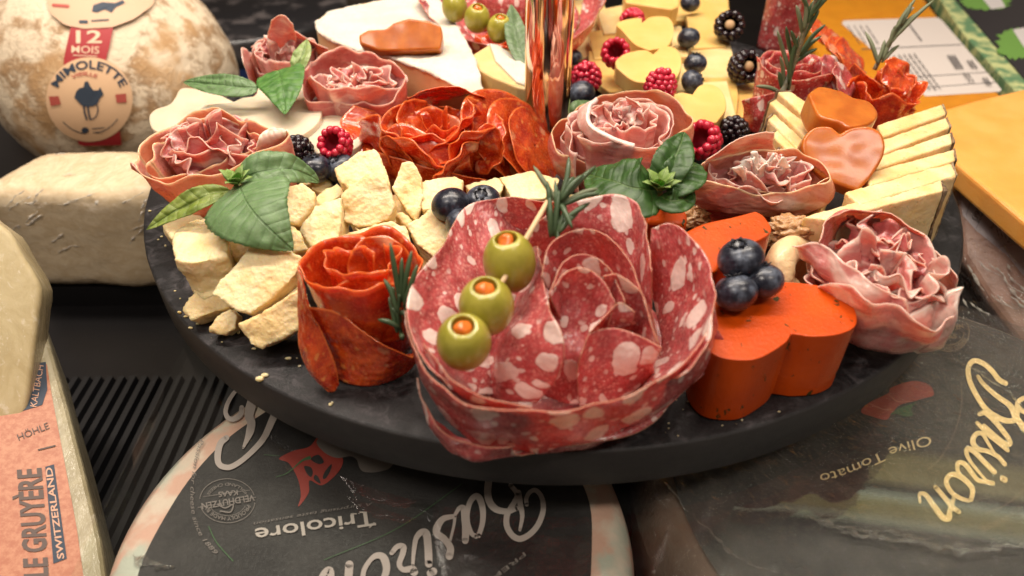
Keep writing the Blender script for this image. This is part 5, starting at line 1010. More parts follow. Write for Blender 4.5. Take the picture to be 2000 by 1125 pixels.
patch('slice', [[(1650, 150, 1.8), (1690, 190, 1.6), (1740, 240, .8)], [(1660, 135, 2.4), (1705, 175, 2.2), (1760, 225, 1.2)], [(1668, 124, 2.9), (1720, 165, 2.7), (1790, 215, 1.6)]], CHO, t)
disc('slice', P(1752, 150, 3.0), 1.0, -60, 45, CHO, t); disc('slice', P(1772, 192, 1.8), .9, -40, 50, CHO, t)
t = thing('chorizo_fan', P(1635, 105, 0), 'overlapping red paprika sausage slices behind the round speckled rose, beside the amber slab', 'chorizo slices')
for i, (x, y) in enumerate([(1612, 72), (1630, 88), (1646, 104), (1662, 112)]): disc('slice', P(x, y, 1.7 - .2 * i), 1.3, -30, 38, CHO, t)
t = thing('chorizo_fan', P(965, 95, 0), 'shredded looking red sausage slices just left of the copper post at the back', 'chorizo slices')
for i, (x, y, a) in enumerate([(950, 92, -120), (975, 80, -90), (1000, 72, -60), (1010, 100, -80), (968, 112, -100)]): disc('slice', P(x, y, 1.8), 1.0, a, 50, CHO, t, wave=.3, ecc=.7)
for i, (x, y) in enumerate([(1118, 98), (1128, 108)]): pass
# ---- ham roses
t = thing('ham_rose', P(400, 360, 0), 'wide cup shaped ham rose with dry amber rim at the left slate edge', 'ham rose')
rimA = [(264, 300, 4.0), (268, 325, 3.9), (292, 346, 3.7), (345, 350, 3.6), (405, 340, 3.6), (470, 318, 3.7), (530, 292, 3.9), (560, 268, 4.0), (530, 250, 4.1), (470, 228, 4.3), (420, 215, 4.5), (370, 222, 4.4), (325, 242, 4.3), (285, 270, 4.2)]
cup('wrap', rimA, HAM_O, t, zb=.1, shrink=.56, shift=(.5, .6), bulge=.1, wave=.12)
cup('wrap', [(285, 312, 3.9), (292, 335, 3.5), (340, 338, 3.3), (410, 325, 3.3), (480, 300, 3.4), (525, 275, 3.7), (480, 250, 3.9), (420, 235, 4.1), (350, 250, 4.0), (305, 280, 4.0)], HAM_O, t, zb=.6, shrink=.5, shift=(.5, .5), wave=.2)
c = P(405, 288, 3.4); rose('fold', (c.x + .2, c.y, 0), HAM_R, t, r0=.2, r1=2.3, turns=2.6, h0=3.3, h1=1.9, zb=1.3, ecc=(1.25, .75), rot=rad(18), ruf=.35, flare=.4, hn=.7, amp=.06)
petals(t, c, [HAM_R, HAM_P] * 5, 1.9, 3.3, 1.0, 41)
patch('fat_edge', [[(500, 300, 3.2), (520, 295, 3.2), (545, 280, 3.4)], [(505, 275, 3.9), (535, 270, 4.0), (556, 262, 4.1)], [(530, 255, 4.2), (545, 252, 4.3), (562, 256, 4.2)]], M_ham('ham_fat', (.74, .55, .43), (.66, .42, .32), (.80, .64, .5), .2, .8), t, thick=.25)
t = thing('ham_rose', P(1210, 290, 0), 'pale pink ham rose right of the copper post, with its ruffled centre piled high', 'ham rose')
cup('wrap', [(1082, 250, 3.0), (1086, 290, 2.6), (1120, 312, 2.5), (1190, 318, 2.6), (1250, 312, 2.8), (1300, 290, 3.1), (1345, 250, 3.4), (1342, 222, 3.6), (1310, 190, 3.8), (1270, 172, 3.9), (1230, 172, 3.8), (1170, 190, 3.5), (1110, 220, 3.3)], HAM_O, t, zb=.1, shrink=.6, shift=(0, .5), bulge=.2, wave=.12)
cup('wrap', [(1100, 262, 3.0), (1110, 290, 2.8), (1150, 300, 2.8), (1220, 304, 2.9), (1280, 285, 3.2), (1318, 245, 3.6), (1300, 210, 3.9), (1240, 190, 4.0), (1180, 200, 3.7), (1125, 230, 3.4)], HAM_P, t, zb=.5, shrink=.6, shift=(0, .4), wave=.15)
c = P(1212, 243, 3.9); rose('fold', (c.x, c.y, 0), HAM_P, t, r0=.15, r1=2.15, turns=3.6, h0=3.6, h1=2.4, zb=1.1, ecc=(1.05, .85), ruf=.28, rf=2.6, flare=.1, hn=.5, n=560, pw=.85, amp=.05, seed=4)
petals(t, c, [HAM_P] * 5, 1.2, 3.9, .7, 5)
patch('fold', [[(1145, 225, 3.4), (1150, 270, 3.0), (1190, 300, 2.8), (1240, 310, 2.6)], [(1135, 215, 4.0), (1138, 255, 3.8), (1175, 285, 3.5), (1235, 295, 3.3)], [(1165, 190, 4.6), (1150, 230, 4.4), (1180, 265, 4.1), (1240, 282, 3.8)]], M_ham('ham_pale', (.74, .42, .36), (.68, .32, .28), (.84, .62, .56), .3, .75), t, amp=.08, thick=.18)
patch('wrap', [[(1100, 350, .1), (1140, 385, .1), (1190, 395, .1), (1250, 380, .1)], [(1090, 320, 1.2), (1130, 350, 1.0), (1190, 360, 1.0), (1260, 345, 1.2)], [(1088, 290, 2.4), (1122, 318, 2.2), (1190, 330, 2.1), (1270, 315, 2.4)]], HAM_P, t, nu=80)
t = thing('ham_rose', P(1490, 380, 0), 'shallow bowl shaped ham rose with white ruffled fat centre, before the fanned slices', 'ham rose')
rimE = [(1382, 318, 3.8), (1362, 345, 3.4), (1400, 357, 3.2), (1450, 368, 3.1), (1510, 378, 3.1), (1565, 376, 3.2), (1602, 362, 3.4), (1620, 342, 3.6), (1600, 316, 3.8), (1550, 297, 4.0), (1490, 290, 4.1), (1430, 298, 4.0)]
cup('wrap', rimE, HAM_O, t, zb=1.9, shrink=.8, shift=(0, 0), bulge=.22, nv=26, wave=.12)
cup('wrap', [(1395, 325, 3.6), (1395, 350, 3.1), (1450, 364, 3.0), (1510, 372, 3.0), (1560, 366, 3.2), (1585, 348, 3.4), (1560, 322, 3.6), (1490, 308, 3.7), (1430, 310, 3.7)], HAM_P, t, zb=1.8, shrink=.6, wave=.2)
petals(t, P(1490, 338, 3.2), [HAM_P, HAM_R, HAM_P] * 2, 1.3, 3.0, .8, 61)
patch('petal', [[(1375, 345, 2.8), (1420, 330, 2.8), (1470, 310, 2.8), (1520, 300, 2.8)], [(1372, 325, 3.6), (1410, 300, 3.9), (1460, 285, 4.0), (1510, 280, 3.9)], [(1380, 312, 4.0), (1420, 285, 4.5), (1470, 262, 4.8), (1512, 258, 4.7)]], HAM_P, t, amp=.08)
c = P(1490, 338, 3.3); rose('fold', (c.x, c.y, 0), HAM_P, t, r0=.15, r1=1.6, turns=2.8, h0=1.9, h1=1.1, zb=1.9, ecc=(1.25, .7), rot=rad(-8), ruf=.3, rf=2.6, flare=.3, hn=.5, amp=.06)
FATM = M_ham('ham_white_fat', (.82, .68, .58), (.78, .58, .48), (.86, .74, .64), .2, .8)
c = P(1490, 333, 3.6); rose('fat_ruffle', (c.x, c.y, 0), FATM, t, r0=.1, r1=.75, turns=1.6, h0=1.0, h1=.8, zb=3.1, ecc=(1.4, .6), ruf=.2, rf=2, hn=.4, amp=.05, n=200)
patch('wrap', [[(1385, 405, 1.1), (1440, 420, 1.0), (1500, 424, 1.0), (1560, 420, 1.0), (1605, 395, 1.4)], [(1360, 375, 2.2), (1420, 398, 1.9), (1490, 410, 1.8), (1565, 405, 1.9), (1615, 372, 2.5)], [(1358, 348, 3.3), (1410, 360, 3.1), (1490, 374, 3.0), (1565, 376, 3.1), (1618, 346, 3.5)]], HAM_O, t, nu=100)
patch('wrap', [[(1330, 440, .1), (1400, 440, .1), (1480, 440, .1), (1560, 440, .1)], [(1350, 415, 1.0), (1410, 425, 1.0), (1480, 430, 1.0), (1550, 425, 1.0)], [(1375, 385, 2.2), (1420, 400, 2.0), (1490, 410, 1.9), (1570, 400, 2.0)]], HAM_R, t)
t = thing('ham_rose', P(1730, 580, 0), 'heavily ruffled ham rosette at the right front, hanging over the slate edge', 'ham rose')
patch('wrap', [[(1660, 640, .1), (1710, 680, .1), (1770, 690, .1), (1820, 680, .2), (1850, 640, .5)], [(1600, 560, 1.3), (1650, 625, 1.0), (1730, 665, .9), (1810, 680, .8), (1860, 640, 1.2)], [(1560, 490, 2.8), (1610, 560, 2.4), (1690, 610, 2.1), (1780, 645, 1.9), (1862, 600, 2.2)]], HAM_R, t, nu=90, amp=.1)
patch('petal', [[(1580, 540, 1.6), (1640, 580, 1.6), (1700, 610, 1.5), (1760, 640, 1.4)], [(1562, 500, 2.8), (1610, 540, 2.8), (1680, 590, 2.6), (1750, 620, 2.3)], [(1548, 486, 3.3), (1600, 475, 3.7), (1680, 535, 3.5), (1770, 590, 3.1)]], HAM_P, t, nu=90, amp=.14, nscale=1.4)
patch('petal', [[(1620, 520, 2.2), (1640, 450, 2.6), (1680, 430, 2.7), (1740, 450, 2.6), (1790, 490, 2.4)], [(1600, 490, 3.2), (1620, 430, 3.6), (1670, 412, 3.7), (1740, 425, 3.6), (1800, 470, 3.3)], [(1600, 472, 3.8), (1618, 430, 4.0), (1664, 412, 4.1), (1740, 420, 4.0), (1806, 462, 3.7)]], HAM_R, t, nu=90, amp=.08)
c = P(1728, 528, 3.0); rose('fold', (c.x, c.y, 0), HAM_P, t, r0=.2, r1=2.55, turns=1.9, h0=2.9, h1=2.0, zb=.9, ecc=(1.05, .85), rot=rad(-25), ruf=.5, rf=2.6, flare=.2, hn=.8, n=640, amp=.08, seed=9)
petals(t, c, [(HAM_P, HAM_R)[i % 2] for i in range(13)], 1.9, 2.5, 1.0, 31)
petals(t, P(1715, 478, 3.0), [HAM_R, HAM_P] * 4, 1.2, 2.9, .85, 77)
patch('petal', [[(1790, 690, .3), (1830, 680, .4), (1850, 650, .6)], [(1745, 650, 1.6), (1810, 640, 1.9), (1862, 610, 2.0)], [(1740, 620, 2.2), (1800, 600, 2.6), (1872, 560, 2.6)]], M_ham('ham_pale_outer', (.66, .34, .28), (.58, .22, .18), (.82, .6, .52), .3, .6), t, amp=.14, thick=.2)
patch('petal', [[(1820, 560, 1.4), (1850, 580, 1.4), (1868, 600, 1.4)], [(1825, 520, 2.2), (1858, 540, 2.2), (1874, 575, 2.0)], [(1790, 480, 3.0), (1840, 500, 3.1), (1866, 545, 2.7)]], HAM_P, t, amp=.12)
t = thing('ham_rose', P(690, 190, 0), 'ham rose in front of the big soft cheese wedge, its inner folds marbled white', 'ham rose')
cup('wrap', [(592, 165, 3.4), (600, 190, 2.9), (650, 200, 2.7), (710, 205, 2.7), (760, 192, 2.9), (790, 165, 3.2), (788, 140, 3.4), (750, 112, 3.8), (700, 98, 3.9), (650, 100, 3.9), (610, 120, 3.8)], HAM_R, t, zb=.1, shrink=.62, shift=(0, .5), wave=.14)
c = P(690, 152, 3.3); rose('fold', (c.x, c.y, 0), HAM_P, t, r0=.2, r1=2.3, turns=3.2, h0=2.6, h1=1.8, zb=1.2, ecc=(1.15, .8), ruf=.3, rf=2.6, flare=.25, hn=.6, n=520, amp=.06, seed=21)
petals(t, c, [HAM_P, HAM_R] * 3, 1.4, 2.9, .75, 8)
t = thing('ham_rose', P(545, 150, 0), 'smaller ham rose with one tall curled bud petal, at the back left', 'ham rose')
cup('wrap', [(486, 95, 3.4), (490, 120, 2.6), (520, 150, 2.2), (570, 155, 2.2), (615, 130, 2.5), (622, 90, 3.2), (590, 75, 3.7), (540, 70, 3.9), (505, 78, 3.7)], HAM_P, t, zb=.1, shrink=.7, shift=(0, .3), wave=.14)
c = P(550, 108, 3.0); rose('fold', (c.x, c.y, 0), HAM_P, t, r0=.2, r1=1.9, turns=2.6, h0=3.6, h1=2.6, zb=.4, ruf=.25, rf=2.3, flare=.1, hn=.5, amp=.05, seed=27)
petals(t, c, [HAM_P, HAM_R] * 3, 1.3, 3.0, .7, 51)
patch('bud', [[(530, 110, 2.6), (550, 116, 2.6), (575, 110, 2.6)], [(522, 75, 3.9), (552, 88, 3.7), (578, 75, 3.9)], [(530, 42, 5.1), (552, 30, 5.4), (572, 48, 5.0)]], HAM_R, t, amp=.06)
patch('petal', [[(575, 120, 2.0), (605, 120, 2.0), (640, 130, 2.0)], [(578, 95, 3.0), (608, 88, 3.2), (645, 110, 3.0)], [(575, 60, 4.2), (600, 75, 3.9), (640, 95, 3.5)]], HAM_R, t, amp=.06)
# ------------------------------------------------------------------ board: berries
def drupes(c0, rows, rad_core, length, dr, hole=0.0, seed=1, solid=False):
    rnd = random.Random(seed); out = []
    for k in range(rows):
        u = k / (rows - 1); z = length * (u - .5); rr = rad_core * math.sqrt(max(.05, 1 - (max(0, u - .25) / .80) ** 2)) * (.9 + .1 * min(1, u * 4)); n = max(4, int(2 * math.pi * rr / (dr * 1.72)))
        for j in range(n):
            a = 2 * math.pi * (j + .5 * (k % 2)) / n + rnd.uniform(-.06, .06)
            s = dr * rnd.uniform(.9, 1.12); p = Vector((rr * math.cos(a), rr * math.sin(a), z + rnd.uniform(-.03, .03)))
            out.append(sphere(p, s, 12, 8, (1, 1, .92)))
    if solid or 1: out.append(sphere((0, 0, length * .5 * .92), dr * 1.1, 10, 7))
    return join(out)
def place(o, q): o.location = Vector(q) * K; ORI[o.name] = Vector(q)
def proto(name, vf, mat, lb, cat, group): o = mk(name, vf[0], vf[1], mat, org=(0, 0, 0)); return tag(o, lb, cat, group)
def aim(o, v, roll=0.0): o.rotation_euler = (Vector(v).to_track_quat('Z', 'Y').to_matrix() @ Matrix.Rotation(roll, 3, 'Z')).to_euler()
# raspberries: open end at -Z (local), tip at +Z
core = M_drup('raspberry_inside', (.20, .003, .012), (.32, .01, .03), .5)
def berry_thing(name, mat, inner, lb, cat, group, seed, R_=.58, L=.95, dr=.165, hollow=True):
    t = thing(name, (0, 0, 0), lb, cat, group); v, f = drupes((0, 0, 0), 6, R_, L, dr, seed=seed); mk('drupelets', v, f, mat, t)
    if hollow:
        V, F = [], []; n = 24
        for i, (r_, z_) in enumerate([(R_ * .80, -L * .5 - .02), (R_ * .74, -L * .3), (R_ * .6, 0), (R_ * .3, L * .25), (0, L * .3)]):
            for j in range(n): a = 2 * math.pi * j / n; V.append(Vector((r_ * math.cos(a), r_ * math.sin(a), z_)))
        for i in range(4):
            for j in range(n): a, b_ = i * n + j, i * n + (j + 1) % n; F.append((a, b_, b_ + n, a + n))
        mk('hollow', V, F, inner, t)
    else: v, f = sphere((0, 0, -L * .45), R_ * .42, 14, 8, (1, 1, .6)); mk('core', v, f, inner, t)
    return t
GR_ = 'raspberries dotted between the cheeses'
r0 = berry_thing('raspberry', RASP, core, 'raspberry at the far left, between the left blackberry and the big red sausage rose', 'raspberry', GR_, 3)
def put(o, x, y, z, d, s=1.0, roll=0.0): place(o, P(x, y, z)); aim(o, d, roll); o.scale = (s, s, s)
put(r0, 660, 284, 2.35, (.3, .55, -.6), 1.05)
RL = [(1145, 146, 1.9, (-.2, -.2, 1), 1.15, 'raspberry half behind the copper post, above the big blueberry beside it'), (1202, 108, 2.4, (.1, .6, -.7), 1.12, 'raspberry with its hollow end showing, left of the middle cheese heart'), (1236, 38, 2.6, (.3, .9, .1), 1.05, 'raspberry lying behind the rearmost cheese heart'),
      (1291, 162, 3.3, (.1, .2, 1), 1.1, 'raspberry standing at the front of the middle cheese heart, next to the ham rose'), (1376, 276, 1.7, (.7, .55, -.6), 1.25, 'largest raspberry, turned on its side showing its deep hollow, by the front blackberry')]
for i, (x, y, z, d, s, lb) in enumerate(RL): put(copyobj(r0, (0, 0, 0), label=lb), x, y, z, d, s, i)
b0 = berry_thing('blackberry', BLAK, plain('berry_core', (.45, .28, .14), .6), 'upper blackberry with its pale core facing the viewer', 'blackberry', 'blackberries around the cheeses', 5, .62, 1.05, .19, False)
put(b0, 1423, 54, 2.0, (.15, .72, -.55), 1.15)
for i, (x, y, z, d, s, lb) in enumerate([(1450, 132, 1.7, (-.3, .7, -.4), 1.15, 'middle blackberry beside the round speckled sausage rose'), (1430, 252, 1.5, (-.5, -.2, .6), .92, 'front blackberry touching the largest raspberry'), (583, 292, 2.1, (.3, -.5, .8), .9, 'left blackberry between the wide ham cup and the raspberry')]): put(copyobj(b0, (0, 0, 0), label=lb), x, y, z, d, s, i)
# blueberries
V, F = sphere((0, 0, 0), .72, 40, 24, (1, 1, .86)); V = [Vector((v.x, v.y, v.z - .16 * math.exp(-((v.x ** 2 + v.y ** 2) / .035)) * (1 if v.z > 0 else 0))) for v in V]
q0 = thing('blueberry', (0, 0, 0), 'leftmost blueberry of the trio sitting on the hard cheese pile', 'blueberry', 'blueberries scattered over the board'); mk('skin', V, F, BLUE, q0)
V, F = [], []
for k in range(6):
    for j in range(5):
        a = 2 * math.pi * (k + (j - 2) * .2) / 6; h = 1 - abs(j - 2) / 2
        V += [Vector((.19 * math.cos(a), .19 * math.sin(a), .56)), Vector(((.20 + .09 * h) * math.cos(a), (.20 + .09 * h) * math.sin(a), .60 + .06 * h))]
    o = k * 10; F += [(o + 2 * j, o + 2 * j + 1, o + 2 * j + 3, o + 2 * j + 2) for j in range(4)]
mk('crown', V, F, plain('crown', (.02, .02, .025), .7), q0, thick=.03)
put(q0, 880, 400, 2.9, (.2, -.3, -.6), 1.03)
BL = [(943, 396, 2.8, (-.1, -.35, .95), 1.0, 'right blueberry of the trio on the hard cheese pile, crown turned up'), (902, 440, 2.6, (.5, .5, .2), .9, 'lower blueberry of the trio, partly hidden behind the speckled slice'),
      (1447, 506, 3.9, (-.3, .1, .9), 1.02, 'topmost blueberry of the trio on the orange cheese heart'), (1491, 548, 3.45, (-.1, .45, .9), .88, 'right blueberry of the trio on the orange cheese heart, its crown visible'), (1437, 572, 3.4, (-.15, .55, .7), .93, 'lowest blueberry of the trio on the orange cheese heart'),
      (1345, 74, 2.0, (.2, -.3, -.9), .92, 'blueberry right of the rearmost cheese heart, first below the top one'), (1358, 124, 1.9, (0, .2, 1), .88, 'greyish blueberry right of the middle cheese heart, between two others'), (1352, 160, 2.0, (.8, .1, .4), .88, 'blueberry touching the back of the frontmost cheese heart'), (1348, 6, 1.9, (.2, .3, .9), .9, 'blueberry cut by the top frame edge'),
      (1136, 182, 1.5, (.2, .2, -.9), .98, 'blueberry tucked against the right side of the copper post'), (1120, 112, 1.6, (0, 0, 1), .7, 'small dark blueberry peeking out behind the copper post'), (616, 330, 1.9, (0, .2, 1), 1.0, 'blueberry under the tip of the light basil leaf'), (664, 328, 1.7, (-.3, -.2, .9), .95, 'blueberry half hidden behind the thick cheese chunk, below the left raspberry')]
for i, (x, y, z, d, s, lb) in enumerate(BL): put(copyobj(q0, (0, 0, 0), label=lb), x, y, z, d, s, i * .9)
# ------------------------------------------------------------------ olives on picks
g = G('green_olive'); v = g.ob(); n_ = g.noise(v, 1.3, 4); OLM = g.fin(g.mix(g.ramp(n_, .3, .7), (.27, .24, .022), (.40, .35, .055)), .3, g.bump(g.noise(v, 9, 4), .012, .5), sss=.2, rad_=(.8, 1, .2), sscale=.3, coat=.4, coatr=.12)
g = G('pimento'); v = g.ob(); PIM = g.fin(g.mix(g.noise(v, 2, 3), (.62, .12, .015), (.75, .22, .03)), .25, g.bump(g.noise(v, 5, 4), .05, .8), sss=.3, rad_=(1, .3, .1), sscale=.2, coat=.4)
def olive(lb, grp):
    t = thing('olive', (0, 0, 0), lb, 'olive', grp); V, F = [], []; n = 40
    prof_ = []
    for i in range(22):
        th = .36 + (math.pi - .36) * i / 21; prof_.append((.80 * math.sin(th), .93 * math.cos(th)))
    prof_ = [(.0, .35), (.28, .38), (.335, .6), (.33, .78)] + [(.345, .845)] + prof_[2:]
    for r_, z_ in prof_:
        for j in range(n): a = 2 * math.pi * j / n; V.append(Vector((r_ * math.cos(a) * 1.0, r_ * math.sin(a), z_)))
    for i in range(len(prof_) - 1):
        for j in range(n): a, b_ = i * n + j, i * n + (j + 1) % n; F.append((a, a + n, b_ + n, b_))
    mk('flesh', V, F, OLM, t)
    V, F = sphere((0, 0, .62), .28, 20, 12, (1, .85, .9)); V = [v * 1.0 + Vector((.09 * nz(v, 4), .09 * nz(v, 4, 3), .07 * nz(v, 4, 5))) for v in V]; mk('pimento', V, F, PIM, t); return t
o1 = olive('uppermost and longest of the three olives on the front pick', 'stuffed green olives')
put(o1, 995, 512, 4.55, (-.10, -.05, .98), 1.0); o1.scale = (1, 1, 1.12)
for x, y, z, d, s, lb in [(950, 598, 4.3, (-.02, -.12, .98), 1.0, 'middle olive of the three on the front pick'), (906, 668, 4.05, (.02, -.2, .95), .95, 'lowest olive of the three on the front pick'),
    (888, 14, 4.2, (-.1, .1, .98), .88, 'leftmost olive of the back pick, at the top frame edge'), (932, 36, 4.0, (.1, -.3, .95), .88, 'middle olive of the back pick'), (976, 56, 3.7, (.1, -.2, .95), .86, 'rightmost olive of the back pick, beside the sage leaf')]: put(copyobj(o1, (0, 0, 0), label=lb), x, y, z, d, s, 1)
WOOD = plain('pick_wood', (.66, .46, .26), .6)
V, F = tube([P(1082, 372, 5.9), P(1030, 462, 5.2), P(1000, 520, 4.7), P(950, 600, 4.4)], [.075, .085, .08, .08], 10)
tag(mk('cocktail_pick', V, F, WOOD), 'pale wooden cocktail pick running from the front olives up to the rosemary tuft', 'pick')
# ------------------------------------------------------------------ herbs
def leaf(name, mid, wd, mat, parent=None, fold=.25, lb=None, curl=.15, serr=.02, n=40, m_=9, cat='leaf', grp=None, prof=None, up=None):
    """mid: midrib (px,py,z) base to tip; wd: full width in cm"""
    q = even(spline([P(*p) for p in mid], 80), n); V, UV, F = [], [], []; L = 0; sd = random.random() * 9
    for i, p in enumerate(q):
        if i: L += (p - q[i - 1]).length
        t = (q[min(i + 1, n - 1)] - q[max(i - 1, 0)]).normalized(); u = up or Vector((0, -.55, .83)); s = t.cross(u).normalized(); nn = s.cross(t)
        v = i / (n - 1); w_ = wd / 2 * (prof(v) if prof else (math.sin(math.pi * v ** .72) ** .85 * (1.0 if v < .9 else 1)))
        w_ *= 1 + serr * math.sin(i * 2.4)
        for j in range(-m_, m_ + 1):
            x = j / m_; V.append(p + s * (x * w_) + nn * (fold * abs(x) * w_ - curl * x * x * w_ + .06 * nz(Vector((x * 2, v * 5, sd)), 1.3) * 1.5 * min(1, w_ * 2) - .012 * math.cos(v * 4.5 * 2 * math.pi - abs(x) * 2.5) * abs(x) * w_))
            UV.append((x * w_, L))
    W = 2 * m_ + 1
    for i in range(n - 1):
        for j in range(W - 1): a = i * W + j; F.append((a, a + 1, a + W + 1, a + W))
    o = mk(name, V, F, mat, parent, uv=UV, thick=.02)
    if parent is None: tag(o, lb, cat, grp)
    return o
wide = lambda v: math.sin(math.pi * min(1, v ** .62)) ** .75
def bud(c, r, mat, parent, k=9, seed=2):
    rnd = random.Random(seed)
    for i in range(k):
        a = 2 * math.pi * i / k * 1.618 * 2; e = .3 + .65 * i / k; tip = c + Vector((math.cos(a) * r * (1.1 - .6 * e), math.sin(a) * r * (1.1 - .6 * e), r * (.2 + .9 * e)))
        q = [c, c.lerp(tip, .5) + Vector((0, 0, .12 * r)), tip]; V, UV, F = [], [], []
        for ii in range(9):
            v = ii / 8; p = spline(q, 9)[ii]; t = (tip - c).normalized(); s = t.cross(Vector((0, 0, 1))).normalized(); w_ = r * .28 * math.sin(math.pi * min(1, v ** .7 + .02))
            for x in (-1, 0, 1): V.append(p + s * x * w_ + Vector((0, 0, .12 * abs(x) * w_))); UV.append((x * w_, v * r))
        for ii in range(8):
            for j in range(2): a_ = ii * 3 + j; F.append((a_, a_ + 1, a_ + 4, a_ + 3))
        mk('bud_leaf', V, F, mat, parent, uv=UV, thick=.02)
LT = M_leaf('basil_bud', (.16, .25, .05), (.24, .34, .10), (.3, .4, .14))
t = thing('basil_sprig', P(455, 375, 2.6), 'basil sprig with one large drooping light leaf over the hard cheese pile', 'basil sprig')
leaf('leaf', [(468, 362, 4.0), (478, 388, 4.1), (500, 420, 4.0), (535, 455, 3.6), (573, 489, 3.0)], 3.25, LEAF, t, prof=lambda v: (math.sin(math.pi * min(1, (v * .96 + .04) ** .55)) ** .8), curl=.25, fold=.1)
leaf('leaf', [(468, 352, 4.0), (510, 336, 4.3), (560, 330, 4.2), (600, 342, 3.7), (624, 356, 3.3)], 1.5, LEAF, t, prof=wide, fold=.35)
leaf('leaf', [(450, 372, 3.7), (400, 385, 3.7), (340, 415, 3.3), (286, 449, 2.9)], .95, M_leaf('basil_yellowish', (.14, .19, .025), (.22, .27, .05)), t, fold=.4)
leaf('leaf', [(468, 365, 3.6), (480, 340, 3.8), (484, 318, 3.6)], .8, M_leaf('basil_pale', (.2, .22, .06), (.28, .28, .1)), t)
bud(P(462, 362, 4.0), .75, LT, t, 9)
V, F = tube([P(462, 364, 4.0), P(440, 392, 2.6), P(430, 410, 1.6)], .09, 8); mk('stem', V, F, plain('green_stem', (.20, .26, .07), .5), t)
t = thing('basil_sprig', P(1290, 375, 2.6), 'dark basil sprig with tight bud, between the pale ham rose and orange cheese', 'basil sprig')
leaf('leaf', [(1282, 372, 4.4), (1240, 368, 4.7), (1190, 352, 4.6), (1143, 340, 4.2)], 2.3, LEAF_D, t, prof=wide, fold=.25)
leaf('leaf', [(1290, 362, 4.5), (1306, 330, 5.0), (1324, 295, 5.3), (1337, 258, 5.5)], 1.35, LEAF_D, t, prof=wide, fold=.45)
leaf('leaf', [(1298, 368, 4.4), (1322, 352, 4.7), (1345, 335, 4.7), (1357, 318, 4.5)], 1.5, LEAF_D, t, prof=wide, fold=.5)
leaf('leaf', [(1290, 382, 4.3), (1310, 392, 4.4), (1335, 388, 4.3), (1352, 368, 4.2)], 1.0, LEAF_D, t, prof=wide, fold=.3)
leaf('leaf', [(1280, 382, 4.2), (1250, 396, 4.0), (1215, 398, 3.8), (1190, 390, 3.6)], .95, LEAF_D, t, fold=.3)
bud(P(1287, 372, 4.5), .8, LT, t, 12, 4)
V, F = tube([P(1288, 374, 4.4), P(1295, 400, 3.2), P(1300, 420, 2.2)], .09, 8); mk('stem', V, F, plain('green_stem_dark', (.12, .18, .05), .5), t)
t = thing('basil_sprig', P(540, 160, 2.4), 'basil leaves laid over the largest white scalloped slice at the back left', 'basil sprig')
leaf('leaf', [(504, 172, 3.2), (460, 170, 3.4), (410, 164, 3.3), (358, 160, 3.0)], 1.2, LEAF, t, fold=.3, prof=wide)
leaf('leaf', [(545, 138, 3.6), (552, 165, 3.5), (556, 195, 3.2), (557, 224, 2.9)], 2.4, M_leaf('basil_mid', (.045, .13, .02), (.09, .2, .04)), t, prof=lambda v: math.sin(math.pi * min(1, (v * .9 + .1) ** .5)) ** .8, fold=.15)
leaf('leaf', [(576, 145, 3.4), (584, 125, 3.8), (594, 100, 4.2), (600, 76, 4.5)], .9, M_leaf('basil_light', (.20, .27, .08), (.28, .34, .13)), t, fold=.4)
leaf('sage_leaf', [(1036, 148, 2.6), (1022, 110, 3.2), (1006, 60, 3.9), (998, 8, 4.6)], 1.25, SAGE, None, fold=.4, prof=lambda v: math.sin(math.pi * min(1, v ** .8)) ** .8, lb='slender grey green leaf standing upright just left of the copper post', cat='herb leaf')
leaf('basil_leaf', [(1100, 222, 1.5), (1125, 216, 1.7), (1150, 208, 1.6), (1168, 202, 1.4)], 1.0, LEAF, None, lb='bright green leaf tip under the blueberry beside the copper post', cat='herb leaf')
def sprig(name, lb, stem, needles, mat, wn=.11, smat=None, sr=.07):
    t = thing(name, P(*stem[0]), lb, 'rosemary sprig'); q = even(spline([P(*p) for p in stem], 40), 16); V, F = tube(q, [sr * (1 - .5 * i / 15) for i in range(16)], 8); mk('stem', V, F, smat or NEED, t)
    for nd in needles:
        a_, b_ = P(*nd[0:3]), P(*nd[3:6]); mid = a_.lerp(b_, .5) + Vector((random.uniform(-.12, .12), random.uniform(-.1, .1), .18)) * min(1.2, (b_ - a_).length * .5)
        q = spline([a_, mid, b_], 10); v, f = tube(q, [wn * .45, wn * .8, wn, wn, wn, wn, wn * .95, wn * .85, wn * .65, wn * .2], 8)
        mk('needle', v, f, mat if random.random() < .85 else NEED_G, t)
    return t
sprig('rosemary_sprig', 'dark rosemary tuft on the end of the olive pick', [(1090, 468, 4.9), (1092, 420, 5.4), (1096, 378, 5.9)],
      [(1092, 400, 5.6, 1042, 324, 6.4), (1070, 430, 5.2, 1069, 354, 6.2), (1094, 395, 5.7, 1111, 306, 6.6), (1096, 395, 5.7, 1164, 324, 6.3), (1096, 402, 5.6, 1172, 378, 5.9), (1094, 400, 5.6, 1168, 368, 6.0), (1090, 440, 5.2, 1152, 396, 5.6), (1092, 455, 5.1, 1130, 415, 5.4), (1090, 388, 5.6, 1118, 446, 5.4), (1078, 462, 4.9, 1084, 353, 6.1), (1082, 462, 4.9, 1092, 372, 6.0), (1086, 465, 4.9, 1105, 400, 5.6), (1075, 464, 4.9, 1073, 380, 5.9), (1096, 392, 5.8, 1140, 340, 6.3), (1095, 385, 5.8, 1122, 345, 6.2)], NEED, .088)
